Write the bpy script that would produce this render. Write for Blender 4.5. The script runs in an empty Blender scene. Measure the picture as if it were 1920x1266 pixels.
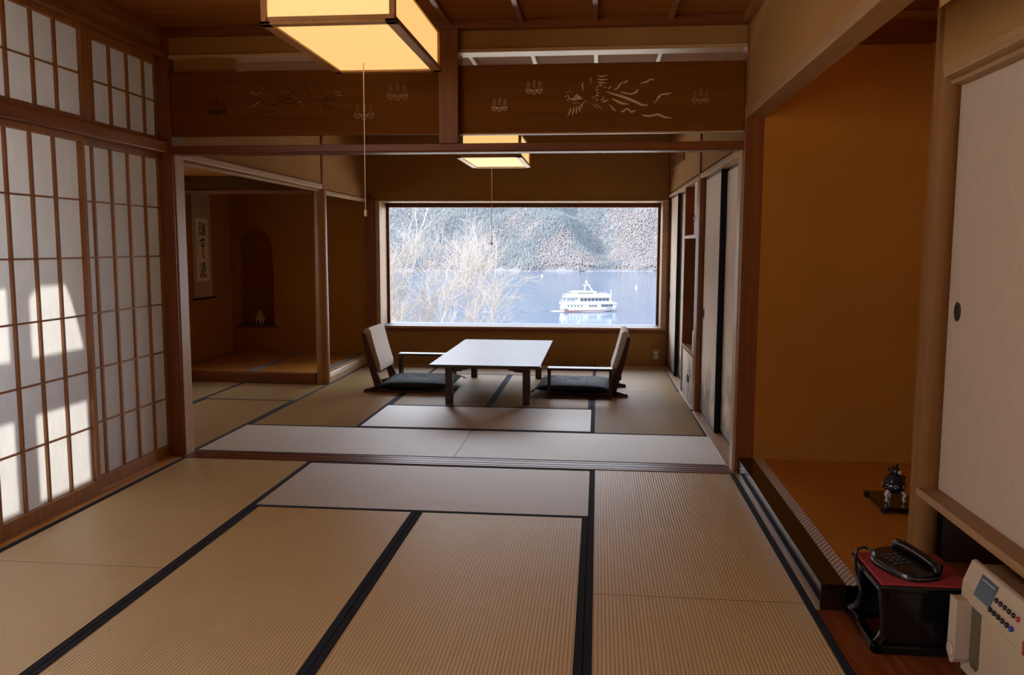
import bpy, bmesh, math, random
from mathutils import Vector, Matrix
PI = math.pi
sc = bpy.context.scene
COL = sc.collection
random.seed(7)

# ------------------------------------------------------------------ helpers
class MB:
    """collects faces, then links them as one mesh object"""
    def __init__(s): s.v = []; s.f = []; s.sm = []
    def add(s, vs, fs, smooth=False):
        n = len(s.v); s.v += [tuple(p) for p in vs]
        for f in fs: s.f.append(tuple(i + n for i in f)); s.sm.append(smooth)
        return s
    def box(s, x0, x1, y0, y1, z0, z1):
        if x0 > x1: x0, x1 = x1, x0
        if y0 > y1: y0, y1 = y1, y0
        if z0 > z1: z0, z1 = z1, z0
        vs = [(x0,y0,z0),(x1,y0,z0),(x1,y1,z0),(x0,y1,z0),(x0,y0,z1),(x1,y0,z1),(x1,y1,z1),(x0,y1,z1)]
        return s.add(vs, [(0,3,2,1),(4,5,6,7),(0,1,5,4),(1,2,6,5),(2,3,7,6),(3,0,4,7)])
    def prism(s, prof, a0, a1, axis='y', smooth=False):
        """profile of 2-D points swept along an axis: y -> (x,z), x -> (y,z), z -> (x,y)"""
        n = len(prof)
        def P(p, a):
            return (p[0],a,p[1]) if axis == 'y' else (a,p[0],p[1]) if axis == 'x' else (p[0],p[1],a)
        vs = [P(p,a0) for p in prof] + [P(p,a1) for p in prof]
        s.add(vs, [tuple(range(n)), tuple(range(2*n-1, n-1, -1))])
        return s.add(vs, [(i, i+n, (i+1)%n+n, (i+1)%n) for i in range(n)], smooth)
    def tube(s, pts, rad, n=8, cap=True, smooth=True):
        pts = [Vector(p) for p in pts]
        if not hasattr(rad, '__len__'): rad = [rad]*len(pts)
        rings = []; ref = Vector((0.123,0.37,0.92))
        for i, p in enumerate(pts):
            d = (pts[min(i+1,len(pts)-1)] - pts[max(i-1,0)])
            d = d.normalized() if d.length > 1e-9 else Vector((0,0,1))
            a = d.cross(ref)
            if a.length < 1e-3: a = d.cross(Vector((1,0,0)))
            a.normalize(); b = d.cross(a)
            rings.append([p + (a*math.cos(2*PI*k/n) + b*math.sin(2*PI*k/n))*rad[i] for k in range(n)])
        vs = [q for r in rings for q in r]
        fs = [(i*n+k, i*n+(k+1)%n, (i+1)*n+(k+1)%n, (i+1)*n+k) for i in range(len(pts)-1) for k in range(n)]
        s.add(vs, fs, smooth)
        if cap: s.add(rings[0]+rings[-1], [tuple(range(n)), tuple(range(2*n-1,n-1,-1))])
        return s
    def lathe(s, prof, c=(0,0,0), n=24, sx=1, sy=1, smooth=True):
        vs = [(c[0]+r*sx*math.cos(2*PI*k/n), c[1]+r*sy*math.sin(2*PI*k/n), c[2]+z) for r, z in prof for k in range(n)]
        m = len(prof)
        fs = [(i*n+k, i*n+(k+1)%n, (i+1)*n+(k+1)%n, (i+1)*n+k) for i in range(m-1) for k in range(n)]
        s.add(vs, fs, smooth)
        return s.add(vs[:n]+vs[-n:], [tuple(range(n-1,-1,-1)), tuple(range(n,2*n))])
    def ball(s, c, rx, ry=None, rz=None, n=14, m=9):
        ry = ry or rx; rz = rz or rx
        prof = [(max(math.sin(PI*i/m),1e-4), -math.cos(PI*i/m)) for i in range(m+1)]
        vs = [(c[0]+rx*r*math.cos(2*PI*k/n), c[1]+ry*r*math.sin(2*PI*k/n), c[2]+rz*z) for r, z in prof for k in range(n)]
        return s.add(vs, [(i*n+k, i*n+(k+1)%n, (i+1)*n+(k+1)%n, (i+1)*n+k) for i in range(m) for k in range(n)], True)
    def ribbon(s, pts, P, t=0.003):
        """brush stroke: (u, v, half width) points laid on a surface by P(u, v, depth)"""
        L = []; R = []
        for i, (u, v, w) in enumerate(pts):
            a = pts[max(i-1,0)]; b = pts[min(i+1,len(pts)-1)]
            dx, dy = b[0]-a[0], b[1]-a[1]; l = math.hypot(dx,dy) or 1
            L.append((u-dy/l*w, v+dx/l*w)); R.append((u+dy/l*w, v-dx/l*w))
        for i in range(len(pts)-1):
            q = [L[i], R[i], R[i+1], L[i+1]]
            s.add([P(u,v,t) for u,v in q]+[P(u,v,0) for u,v in q],
                  [(0,1,2,3),(7,6,5,4),(0,4,5,1),(1,5,6,2),(2,6,7,3),(3,7,4,0)])
        return s
    def xf(s, fn): s.v = [tuple(fn(*p)) for p in s.v]; return s
    def build(s, name, mat, parent=None, bevel=0, seg=2):
        me = bpy.data.meshes.new(name); me.from_pydata(s.v, [], s.f)
        bm = bmesh.new(); bm.from_mesh(me)
        bmesh.ops.recalc_face_normals(bm, faces=bm.faces); bm.to_mesh(me); bm.free()
        if any(s.sm): me.polygons.foreach_set('use_smooth', s.sm)
        me.materials.append(mat)
        o = bpy.data.objects.new(name, me); COL.objects.link(o)
        if parent is not None: o.parent = parent
        if bevel:
            b = o.modifiers.new('bevel', 'BEVEL'); b.width = bevel; b.segments = seg; b.limit_method = 'ANGLE'; b.angle_limit = 0.6
        return o

def tag(o, label, cat, group=None, kind=None):
    o['label'] = label; o['category'] = cat
    if group: o['group'] = group
    if kind: o['kind'] = kind
    return o
def thing(name, label, cat, loc=(0,0,0), rz=0, group=None):
    o = bpy.data.objects.new(name, None); COL.objects.link(o); o.empty_display_size = 0.05
    o.location = loc; o.rotation_euler = (0,0,rz)
    return tag(o, label, cat, group)
def struct(name, mb, mat, label, cat, bevel=0):
    return tag(mb.build(name, mat, None, bevel), label, cat, None, 'structure')
def dup(root, loc, rz, label):
    r = root.copy(); COL.objects.link(r); r.location = loc; r.rotation_euler = (0,0,rz); r['label'] = label
    for ch in list(root.children):
        c = ch.copy(); COL.objects.link(c); c.parent = r
        for g in list(ch.children):
            d = g.copy(); COL.objects.link(d); d.parent = c
    return r

# ------------------------------------------------------------------ materials
def newmat(name):
    m = bpy.data.materials.new(name); m.use_nodes = True
    nt = m.node_tree; nt.nodes.clear()
    out = nt.nodes.new('ShaderNodeOutputMaterial')
    return m, nt, out
def pbsdf(nt, out, col=(.5,.5,.5), rough=.5, **kw):
    b = nt.nodes.new('ShaderNodeBsdfPrincipled')
    b.inputs['Base Color'].default_value = (*col,1); b.inputs['Roughness'].default_value = rough
    for k, v in kw.items(): b.inputs[k.replace('_',' ')].default_value = v
    nt.links.new(b.outputs[0], out.inputs[0]); return b
def plain(name, col, rough=.5, **kw):
    m, nt, out = newmat(name); pbsdf(nt, out, col, rough, **kw); return m
def mathn(nt, op, a, b=None):
    n = nt.nodes.new('ShaderNodeMath'); n.operation = op
    for i, x in enumerate((a,b)):
        if x is None: continue
        if isinstance(x,(int,float)): n.inputs[i].default_value = x
        else: nt.links.new(x, n.inputs[i])
    return n.outputs[0]
def ramp(nt, fac, stops):
    r = nt.nodes.new('ShaderNodeValToRGB'); e = r.color_ramp.elements
    while len(e) < len(stops): e.new(0.5)
    for i,(p,c) in enumerate(stops): e[i].position = p; e[i].color = (*c,1)
    nt.links.new(fac, r.inputs[0]); return r.outputs[0]
def coords(nt, scale=(1,1,1)):
    t = nt.nodes.new('ShaderNodeTexCoord'); m = nt.nodes.new('ShaderNodeMapping')
    m.inputs['Scale'].default_value = scale; nt.links.new(t.outputs['Object'], m.inputs[0]); return m.outputs[0]
def noise(nt, vec, scale, detail=3, rough=.55):
    n = nt.nodes.new('ShaderNodeTexNoise'); n.inputs['Scale'].default_value = scale
    n.inputs['Detail'].default_value = detail; n.inputs['Roughness'].default_value = rough
    nt.links.new(vec, n.inputs['Vector']); return n.outputs[0]
def bump(nt, b, h, strength=.3, dist=.002):
    n = nt.nodes.new('ShaderNodeBump'); n.inputs['Strength'].default_value = strength; n.inputs['Distance'].default_value = dist
    nt.links.new(h, n.inputs['Height']); nt.links.new(n.outputs[0], b.inputs['Normal'])
def wood(name, dark, light, axis='z', rough=.45, k=1.0, **kw):
    m, nt, out = newmat(name); b = pbsdf(nt, out, light, rough, **kw)
    sc_ = {'x':(1.2,26,26),'y':(26,1.2,26),'z':(26,26,1.2)}[axis]
    v = coords(nt, tuple(q*k for q in sc_))
    n = noise(nt, v, 1.0, 4, .6); n2 = noise(nt, v, 5.0, 2)
    f = mathn(nt,'ADD', mathn(nt,'MULTIPLY',n,.75), mathn(nt,'MULTIPLY',n2,.25))
    nt.links.new(ramp(nt, f, [(.32,dark),(.68,light)]), b.inputs['Base Color'])
    bump(nt, b, f, .12, .001); return m
def plaster(name, a, c, rough=.95):
    m, nt, out = newmat(name); b = pbsdf(nt, out, a, rough); b.inputs['Specular IOR Level'].default_value = .2
    v = coords(nt); n = noise(nt, v, 180, 3); big = noise(nt, v, 1.7, 2)
    f = mathn(nt,'ADD', mathn(nt,'MULTIPLY',n,.6), mathn(nt,'MULTIPLY',big,.4))
    nt.links.new(ramp(nt, f, [(.3,a),(.7,c)]), b.inputs['Base Color']); bump(nt, b, n, .25, .001); return m
def tatami_mat(name, axis, a, c, rough=.5, an=.8, spec=.5):
    """rush matting: ribs run along axis, rush fibres across it"""
    m, nt, out = newmat(name); b = pbsdf(nt, out, a, rough); b.inputs['Specular IOR Level'].default_value = spec
    t = nt.nodes.new('ShaderNodeTexCoord'); s = nt.nodes.new('ShaderNodeSeparateXYZ'); nt.links.new(t.outputs['Object'], s.inputs[0])
    w = s.outputs['X'] if axis == 'y' else s.outputs['Y']
    rib = mathn(nt,'SINE', mathn(nt,'MULTIPLY', w, 2*PI/.0145))
    rib01 = mathn(nt,'MULTIPLY_ADD', rib, .5); rib01.node.inputs[2].default_value = .5
    fib = noise(nt, coords(nt, (14,420,1) if axis == 'y' else (420,14,1)), 1.0, 2)
    big = noise(nt, coords(nt), 2.3, 2)
    f = mathn(nt,'ADD', mathn(nt,'MULTIPLY',rib01,.42), mathn(nt,'ADD', mathn(nt,'MULTIPLY',fib,.38), mathn(nt,'MULTIPLY',big,.2)))
    nt.links.new(ramp(nt, f, [(.22,a),(.72,c)]), b.inputs['Base Color'])
    bump(nt, b, mathn(nt,'ADD',mathn(nt,'POWER',rib01,.5),mathn(nt,'MULTIPLY',fib,.25)), .35, .002)
    b.inputs['Anisotropic'].default_value = an
    tg = nt.nodes.new('ShaderNodeCombineXYZ'); tg.inputs[0 if axis == 'x' else 1].default_value = 1
    nt.links.new(tg.outputs[0], b.inputs['Tangent']); return m
def paper(name, col, trans=.5):
    m, nt, out = newmat(name)
    d = nt.nodes.new('ShaderNodeBsdfDiffuse'); t = nt.nodes.new('ShaderNodeBsdfTranslucent'); mx = nt.nodes.new('ShaderNodeMixShader')
    n = noise(nt, coords(nt,(1,1,.35)), 26, 3)
    c = ramp(nt, n, [(.3,tuple(q*.94 for q in col)),(.7,col)])
    for q in (d,t): nt.links.new(c, q.inputs[0])
    mx.inputs[0].default_value = trans
    nt.links.new(d.outputs[0], mx.inputs[1]); nt.links.new(t.outputs[0], mx.inputs[2]); nt.links.new(mx.outputs[0], out.inputs[0]); return m
def glow(name, col, strength):
    m, nt, out = newmat(name); b = pbsdf(nt, out, (.5,.4,.27), .6)
    b.inputs['Emission Color'].default_value = (*col,1); b.inputs['Emission Strength'].default_value = strength; return m
def glass(name, tint=(1,1,1)):
    m, nt, out = newmat(name)
    t = nt.nodes.new('ShaderNodeBsdfTransparent'); t.inputs[0].default_value = (*tint,1)
    g = nt.nodes.new('ShaderNodeBsdfGlossy'); g.inputs['Roughness'].default_value = .02
    fr = nt.nodes.new('ShaderNodeFresnel'); fr.inputs[0].default_value = 1.25; mx = nt.nodes.new('ShaderNodeMixShader')
    nt.links.new(fr.outputs[0], mx.inputs[0]); nt.links.new(t.outputs[0], mx.inputs[1]); nt.links.new(g.outputs[0], mx.inputs[2])
    nt.links.new(mx.outputs[0], out.inputs[0]); return m
def weave(name, a, c, scale, rough=.9):
    m, nt, out = newmat(name); b = pbsdf(nt, out, a, rough); v = coords(nt, (scale,scale,scale))
    ck = nt.nodes.new('ShaderNodeTexChecker'); ck.inputs['Scale'].default_value = 1
    nt.links.new(v, ck.inputs['Vector']); n = noise(nt, v, .7, 2)
    f = mathn(nt,'ADD',mathn(nt,'MULTIPLY',ck.outputs['Fac'],.5),mathn(nt,'MULTIPLY',n,.5))
    nt.links.new(ramp(nt,f,[(.25,a),(.75,c)]), b.inputs['Base Color']); bump(nt,b,f,.3,.001); return m

W_PILLAR = wood('aged_cypress_upright', (.14,.034,.004), (.25,.072,.011), 'z', .4)
W_BEAM_X = wood('aged_cypress_beam_across', (.13,.030,.004), (.23,.062,.009), 'x', .4)
W_BEAM_Y = wood('aged_cypress_beam_lengthwise', (.20,.072,.018), (.34,.14,.04), 'y', .4)
W_PALE_Y = wood('pale_cypress_lengthwise', (.42,.25,.125), (.58,.38,.21), 'y', .42)
W_TAN_Y = wood('tan_cypress_lengthwise', (.29,.145,.055), (.41,.225,.098), 'y', .5)
W_PALE_Z = wood('pale_cypress_upright', (.40,.23,.11), (.56,.36,.19), 'z', .42)
W_PALE_X = wood('pale_cypress_across', (.40,.24,.12), (.56,.36,.19), 'x', .42)
W_LATT = wood('shoji_lattice_wood', (.30,.135,.045), (.45,.22,.08), 'z', .5)
W_CEIL = wood('cedar_ceiling_boards', (.23,.075,.011), (.38,.135,.025), 'x', .75, .6, Specular_IOR_Level=.15)
W_RANMA = wood('transom_cedar_board', (.125,.036,.002), (.20,.062,.005), 'x', .7, .5, Specular_IOR_Level=.12)
W_POST = wood('polished_round_log', (.18,.072,.018), (.28,.125,.036), 'z', .6, 1.0, Specular_IOR_Level=.2)
W_FLOOR = wood('reddish_oiled_board', (.16,.035,.008), (.36,.095,.022), 'y', .22)
W_LACQ = plain('black_brown_lacquer', (.012,.005,.003), .12, Specular_IOR_Level=.6)
LACQ_BLK = plain('black_lacquer', (.006,.005,.006), .16)
W_CHAIR = wood('dark_red_chair_wood', (.035,.010,.006), (.075,.022,.012), 'z', .25)
W_TABLE = wood('dark_table_lacquer', (.035,.016,.012), (.06,.028,.02), 'y', .22, Specular_IOR_Level=.45)
PLAST = plaster('sand_plaster', (.30,.145,.040), (.385,.20,.060))
PLAST_A = plaster('alcove_ochre_plaster', (.34,.13,.014), (.42,.17,.024))
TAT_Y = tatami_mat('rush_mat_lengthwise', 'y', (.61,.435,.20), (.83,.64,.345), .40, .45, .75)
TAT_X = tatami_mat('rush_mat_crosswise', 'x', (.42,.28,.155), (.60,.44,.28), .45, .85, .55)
TAT_FAR = tatami_mat('far_room_rush_mat', 'y', (.31,.19,.075), (.46,.31,.145), .5, .8, .3)  # darker, browner rush tone for the far room and side bay
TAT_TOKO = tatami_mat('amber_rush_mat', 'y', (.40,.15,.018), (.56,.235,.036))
SEAM_SHADE = plain('mat_seam_shade', (.030,.020,.010), .95, Specular_IOR_Level=.0)  # mat sides coloured dark to stand for shade inside the seams
HERI = weave('navy_border_cloth', (.006,.008,.015), (.012,.017,.030), 420, .95)
FUSUMA = paper('sliding_door_paper', (.52,.405,.305), .0)
SHOJI = paper('shoji_paper', (.73,.735,.74), .52)
LAMP_E = glow('lit_lamp_paper', (1.0,.60,.205), .200)
BLACKMAT = plain('black_lacquer_door_edge', (.004,.003,.006), .45, Specular_IOR_Level=.2)
PULL = plain('matt_black_pull', (.006,.005,.005), .8, Specular_IOR_Level=.1)
CORD = plain('pale_cord', (.75,.6,.42), .7)
GLASS = glass('window_glass')

def heri_pattern(name, a, c, along='y'):
    m, nt, out = newmat(name); b = pbsdf(nt, out, a, .8)
    t = nt.nodes.new('ShaderNodeTexCoord'); s = nt.nodes.new('ShaderNodeSeparateXYZ'); nt.links.new(t.outputs['Object'], s.inputs[0])
    w1 = mathn(nt,'SINE',mathn(nt,'MULTIPLY',s.outputs['Y'],2*PI/.036)); w2 = mathn(nt,'SINE',mathn(nt,'MULTIPLY',s.outputs['X'],2*PI/.024))
    f = mathn(nt,'ABSOLUTE',mathn(nt,'ADD',w1,w2))
    nt.links.new(ramp(nt,f,[(.28,a),(.62,c)]), b.inputs['Base Color']); return m
HERI_PAT = heri_pattern('brown_white_brocade_border', (.13,.06,.035), (.72,.63,.58))
HERI_BLUE = heri_pattern('blue_grey_brocade_border', (.06,.055,.08), (.34,.33,.38))

# ------------------------------------------------------------------ camera
f_px = 1572.05; yaw, pitch, roll, HC = 0.10213229, -0.10773217, 0.00329256, 1.40
fw = Vector((-math.sin(yaw)*math.cos(pitch), math.cos(yaw)*math.cos(pitch), math.sin(pitch)))
rt = Vector((math.cos(yaw), math.sin(yaw), 0)); up = rt.cross(fw)
r2 = rt*math.cos(roll) + up*math.sin(roll); u2 = up*math.cos(roll) - rt*math.sin(roll)
cam = bpy.data.cameras.new('camera'); camo = bpy.data.objects.new('camera', cam); COL.objects.link(camo)
M = Matrix(((r2.x,u2.x,-fw.x,0),(r2.y,u2.y,-fw.y,0),(r2.z,u2.z,-fw.z,HC),(0,0,0,1)))
camo.matrix_world = M; cam.sensor_width = 36; cam.lens = f_px/1920*36; cam.clip_end = 9000; cam.clip_start = .05
sc.camera = camo

# far room's right and window walls sheared to absorb camera-fit and lens-distortion error
def RW(x, y, z): return (x - .0128*(y-5.36), y, z)
def BW(x, y, z): return (x, y + .035*x, z)
CZ = 2.76        # ceiling

# ------------------------------------------------------------------ tatami mats and floor
struct('floor', MB().box(-4.7,2.2,-.8,10.4,-.3,-.062), plain('subfloor_timber',(.1,.07,.04),.8), 'timber sub-floor under the mats', 'floor')
def mat_obj(x0,x1,y0,y1,axis,label,mat=None,heri=HERI,sides=(1,1),group='tatami mats laid over the floor',z=0.0,t=.058,name='tatami_mat',hw=.03):
    g = .0016
    t_ = thing(name, label, 'tatami mat', ((x0+x1)/2,(y0+y1)/2,z-t), 0, group)
    cx, cy = (x0+x1)/2, (y0+y1)/2; a, b = (x1-x0)/2-g, (y1-y0)/2-g
    rc = MB().box(-a,a,-b,b,0,t).build('rush_cover', mat or (TAT_Y if axis=='y' else TAT_X), t_)
    rc.data.materials.append(SEAM_SHADE)
    for p in rc.data.polygons: p.material_index = 0 if abs(p.normal.z) > .5 else 1
    for k, sg in enumerate((-1,1)):
        if not sides[k]: continue
        m = MB()
        if axis == 'y': m.box(sg*a, sg*(a-hw), -b, b, .002, t+.0012)
        else: m.box(-a, a, sg*b, sg*(b-hw), .002, t+.0012)
        m.build('cloth_border', heri, t_)
    return t_
XL, X1, X2, X3, XR = -2.735, -1.84, -.938, -.035, .862
NB, NF = 4.245, 5.205
mats = [
 (XL,X1,3.36,NF,'y','tatami mat running alongside the shoji screens, up to the wooden sill'),
 (XL,X1,1.50,3.36,'y','nearest tatami mat below the shoji, at the left edge of the photo'),
 (X1,X3,NB,NF,'x','pale crosswise tatami mat just in front of the wooden sill between the rooms'),
 (X1,X2,2.40,NB,'y','tatami mat below the pale crosswise mat, left of the two'),
 (X2,X3,2.40,NB,'y','tatami mat below the pale crosswise mat, right of the two'),
 (X3,XR,3.29,NF,'y','tatami mat beside the lacquered edge of the raised alcove floor'),
 (X3,XR,1.44,3.29,'y','nearest tatami mat beside the reddish floor boards at the lower right'),
 (X1,X2,.55,2.40,'y','tatami mat at the bottom edge of the photo, left of its neighbour'),
 (X2,X3,.55,2.40,'y','tatami mat at the bottom edge of the photo, right of its neighbour'),
 (XL,-.945,5.39,6.275,'x','pale crosswise tatami mat just past the sill, left half of the strip'),
 (-.945,.843,5.39,6.275,'x','pale crosswise tatami mat just past the sill, right half of the strip'),
 (X1,-.042,6.275,7.215,'x','pale crosswise tatami mat directly in front of the low table'),
 (XL,X1,6.275,8.13,'y','brown tatami mat left of the left floor chair, in front of the alcove post'),
 (XL,X1,8.13,9.865,'y','tatami mat behind the left floor chair beside the pale alcove edge'),
 (X1,-.948,7.215,9.07,'y','tatami mat under the left half of the low table'),
 (-.948,-.042,7.215,9.07,'y','tatami mat under the right half of the low table'),
 (X1,-.042,9.07,9.90,'x','pale tatami mat behind the table along the window wall'),
 (-.042,.835,6.275,8.16,'y','tatami mat in front of the right floor chair beside the closet doors'),
 (-.042,.81,8.16,9.95,'y','tatami mat behind the right floor chair below the wall outlet'),
 (-3.60,XL,5.40,7.275,'y','tatami mat in the side bay behind the shoji wall pillar'),
 (-3.60,XL,7.275,8.215,'x','short tatami mat at the foot of the far alcove step'),
 (-4.46,-3.60,5.40,8.215,'y','tatami mat farthest left in the side bay'),
]
for a in mats: mat_obj(*a[:5], a[5], mat=(TAT_X if a[4]=='x' and a[0] > -3 else TAT_FAR if a[2] > 5 else TAT_Y))
# sill between the rooms and sills below the shoji
m = MB()
for y0,y1 in ((5.207,5.232),(5.244,5.285),(5.297,5.345),(5.357,5.388)): m.box(-2.82,.87,y0,y1,-.06,.004)
m.box(-2.82,.87,5.207,5.388,-.06,-.004)
struct('trim_1', m, W_BEAM_X, 'grooved wooden floor sill between the two rooms', 'door sill')
m = MB()
for x0,x1 in ((-2.737,-2.775),(-2.787,-2.822),(-2.834,-2.87),(-2.882,-2.93)): m.box(x0,x1,-.6,5.25,-.06,.004)
m.box(-2.737,-2.93,-.6,5.25,-.06,-.008)
struct('trim_2', m, wood('sun_glow_sill_wood',(.50,.25,.075),(.72,.40,.14),'y',.4), 'grooved wooden sill running under the shoji screens', 'door sill')  # orange tone lightened to stand for sun glow on the sill
# reddish floor boards at the lower right
m = MB()
for i in range(6): m.box(XR+.002+i*.2, XR+.2+i*.2, -.6, 3.28, -.06, -.001)
struct('floor_boards', m, W_FLOOR, 'reddish oiled floor boards under the telephone stand', 'floor', .002)

# ------------------------------------------------------------------ left wall: shoji screens
def shoji(y0, y1, x, bars, hz, z0, z1, rail0, rail1, label, name='shoji_panel', group=None, st=.034):
    cx = x - .015
    t = thing(name, label, 'sliding screen', (cx,(y0+y1)/2,z0), 0, group); h = z1-z0; a = (y1-y0)/2; cy = (y0+y1)/2
    m = MB().box(-.015,.015,-a,-a+st,0,h).box(-.015,.015,a-st,a,0,h)
    m.box(-.014,.014,-a+st,a-st,0,rail0).box(-.014,.014,-a+st,a-st,h-rail1,h)
    m.build('frame', W_LATT, t, .002)
    m = MB()
    for y in bars: m.box(-.0115,.003, y-cy-.0085, y-cy+.0085, rail0, h-rail1)
    for z in hz: m.box(-.0115,.0015, -a+st, a-st, z-z0-.0045, z-z0+.0045)
    m.build('lattice', W_LATT, t)
    MB().box(-.0125,-.0115,-a+st*.5,a-st*.5,rail0*.6,h-rail1*.5).build('paper', SHOJI, t)
    return t
HZ = (.385,.700,1.016,1.332,1.647)
def vb(y_right, n, pitch=.182, off=.17): return [y_right-off-i*pitch for i in range(n)]
NX, FX = -2.795, -2.838
shoji(3.262,4.392,NX, [3.422,3.604,3.786,3.968,4.150], HZ, .004,1.995,.072,.036,'near sliding shoji screen with bright patches of sunlight on its paper',group='shoji screens')
shoji(4.36,5.305,FX, [4.551,4.735,4.915,5.098], HZ, .004,1.995,.068,.038,'far sliding shoji screen next to the corner pillar',group='shoji screens')
shoji(2.14,3.285,FX, vb(3.285,5,.182,.19), HZ, .004,1.995,.07,.038,'shoji screen out at the left edge of the photo, in the outer track',group='shoji screens')
shoji(1.05,2.165,NX, vb(2.165,5,.182,.19), HZ, .004,1.995,.07,.038,'shoji screen nearest to the camera, in the inner track',group='shoji screens')
shoji(5.6,6.82,-4.50,[5.8+.2*i for i in range(5)],(1.06,1.38),.75,1.70,.06,.04,'nearer unseen shoji window screen added in the side bay',name='added_shoji_window',group='added side bay shoji windows')  # unseen screens added to light the far room from the left
shoji(6.80,8.0,-4.53,[7.0+.2*i for i in range(5)],(1.06,1.38),.75,1.70,.06,.04,'farther unseen shoji window screen added in the side bay',name='added_shoji_window',group='added side bay shoji windows')
# transom shoji above
shoji(3.29,4.492,-2.822,[3.503,3.684,3.866,4.062,4.243],(2.337,),2.06,2.602,.046,.030,'near short transom shoji above the sliding screens',name='transom_shoji',group='transom shoji',st=.045)
shoji(4.494,5.345,-2.836,[4.580,4.760,4.943,5.128],(2.325,),2.06,2.602,.040,.050,'far short transom shoji beside the corner pillar',name='transom_shoji',group='transom shoji',st=.045)
shoji(2.10,3.29,-2.836,[2.3,2.48,2.66,2.84,3.02],(2.33,),2.06,2.602,.046,.03,'nearest transom shoji above the screens at the left edge',name='transom_shoji',group='transom shoji',st=.045)
struct('trim_3', MB().box(-2.765,-2.90,-.6,5.33,1.995,2.062), W_BEAM_Y, 'long wooden rail between the sliding shoji and their transoms', 'rail', .003)
struct('trim_4', MB().box(-2.765,-2.92,-.6,5.33,2.60,2.635), W_BEAM_Y, 'wooden rail above the transom shoji', 'rail', .003)
struct('wall_left', MB().box(-2.79,-2.92,-.6,5.36,2.635,CZ+.02).box(-2.79,-2.92,-.75,-.55,-.06,2.635).box(-2.79,-2.92,.85,1.05,-.06,2.635), PLAST, 'plaster band above the shoji on the left wall', 'wall')  # gap behind the camera is an added doorway that brings in daylight
struct('trim_5', MB().box(-2.745,-2.79,-.6,5.25,2.715,CZ), W_BEAM_Y, 'dark ceiling moulding along the left wall', 'moulding', .003)
# pillars of the opening
struct('trim_41', MB().box(-2.745,-2.734,5.262,5.376,-.06,1.985), W_PALE_Z, 'pale jamb board on the inner face of the left opening pillar', 'jamb', .002)
struct('trim_42', MB().box(.850,.862,5.262,5.376,-.06,1.985), W_PALE_Z, 'pale jamb board on the inner face of the right opening pillar', 'jamb', .002)
struct('trim_6', MB().box(-2.835,-2.742,5.24,5.375,-.06,CZ), W_PILLAR, 'square pillar at the left side of the opening between the rooms', 'pillar', .004)
struct('trim_7', MB().box(.858,.975,5.215,5.375,-.06,CZ), W_PILLAR, 'square pillar at the right side of the opening between the rooms', 'pillar', .004)

# ------------------------------------------------------------------ partition above the opening
struct('trim_8', MB().box(-2.74,.86,5.225,5.365,1.992,2.036).box(-2.74,-.001,5.24,5.35,1.984,1.993).box(-.001,.86,5.24,5.35,1.984,1.993), W_BEAM_X, 'long head rail across the opening below the carved transoms', 'rail', .003)
struct('wall_partition', MB().box(-2.74,.86,5.25,5.36,2.602,CZ+.02).box(-2.735,-2.32,5.29,5.33,2.495,2.602), PLAST, 'plaster band above the carved transom boards', 'wall')
struct('trim_9', MB().box(-2.74,.86,5.235,5.37,2.582,2.604), W_PALE_X, 'thin pale rail under the plaster band above the transoms', 'rail', .002)
struct('trim_10', MB().box(-2.745,.875,5.17,5.25,2.712,CZ), W_BEAM_X, 'dark ceiling moulding above the carved transoms', 'moulding', .003)
struct('trim_11', MB().box(-.990,-.868,5.19,5.38,2.034,CZ), W_PILLAR, 'short hanging post between the two carved transom boards', 'post', .004)

REL = plain('backlit_carving_tone', (.62,.42,.26), .7)  # pale raised strips stand for light showing through cut openings
REL_D = plain('carved_dark_edges', (.022,.006,.0015), .8)
REL_M = plain('carving_mid_tone', (.36,.20,.09), .7)
def crest(m, cu, cv, s, P, rnd):
    """paulownia crest: three veined leaves under three flower spikes"""
    s *= 1.25
    for a in (-1,0,1):
        lx, lv = cu+a*s*.60, cv+s*(.10 if a == 0 else 0)
        for q in (-1,1):
            m.ribbon([(lx+q*s*.05,lv-s*.02,s*.02),(lx+q*s*.24,lv+s*.06,s*.06),(lx+q*s*.27,lv+s*.22,s*.05),(lx+q*s*.15,lv+s*.30,s*.02)], P)
            m.ribbon([(lx+q*s*.17,lv+s*.36,s*.05),(lx+q*s*.05,lv+s*.50,s*.03)], P)
            m.ribbon([(lx+q*s*.06,lv+s*.12,s*.02),(lx+q*s*.13,lv+s*.18,s*.03)], P)
        m.ribbon([(lx,lv+s*.02,s*.02),(lx,lv+s*.34,s*.028)], P)
        for i in range(5 if a == 0 else 4):
            yy = cv - s*(.16+.15*i); w = s*.040
            m.ribbon([(lx-s*.13,yy,w*.6),(lx-s*.07,yy-s*.07,w)], P)
            m.ribbon([(lx+s*.07,yy-s*.07,w),(lx+s*.13,yy,w*.6)], P)
        m.ribbon([(lx-s*.02,cv-s*(.86 if a == 0 else .70),s*.04),(lx+s*.02,cv-s*(.93 if a == 0 else .77),s*.04)], P)
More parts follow.
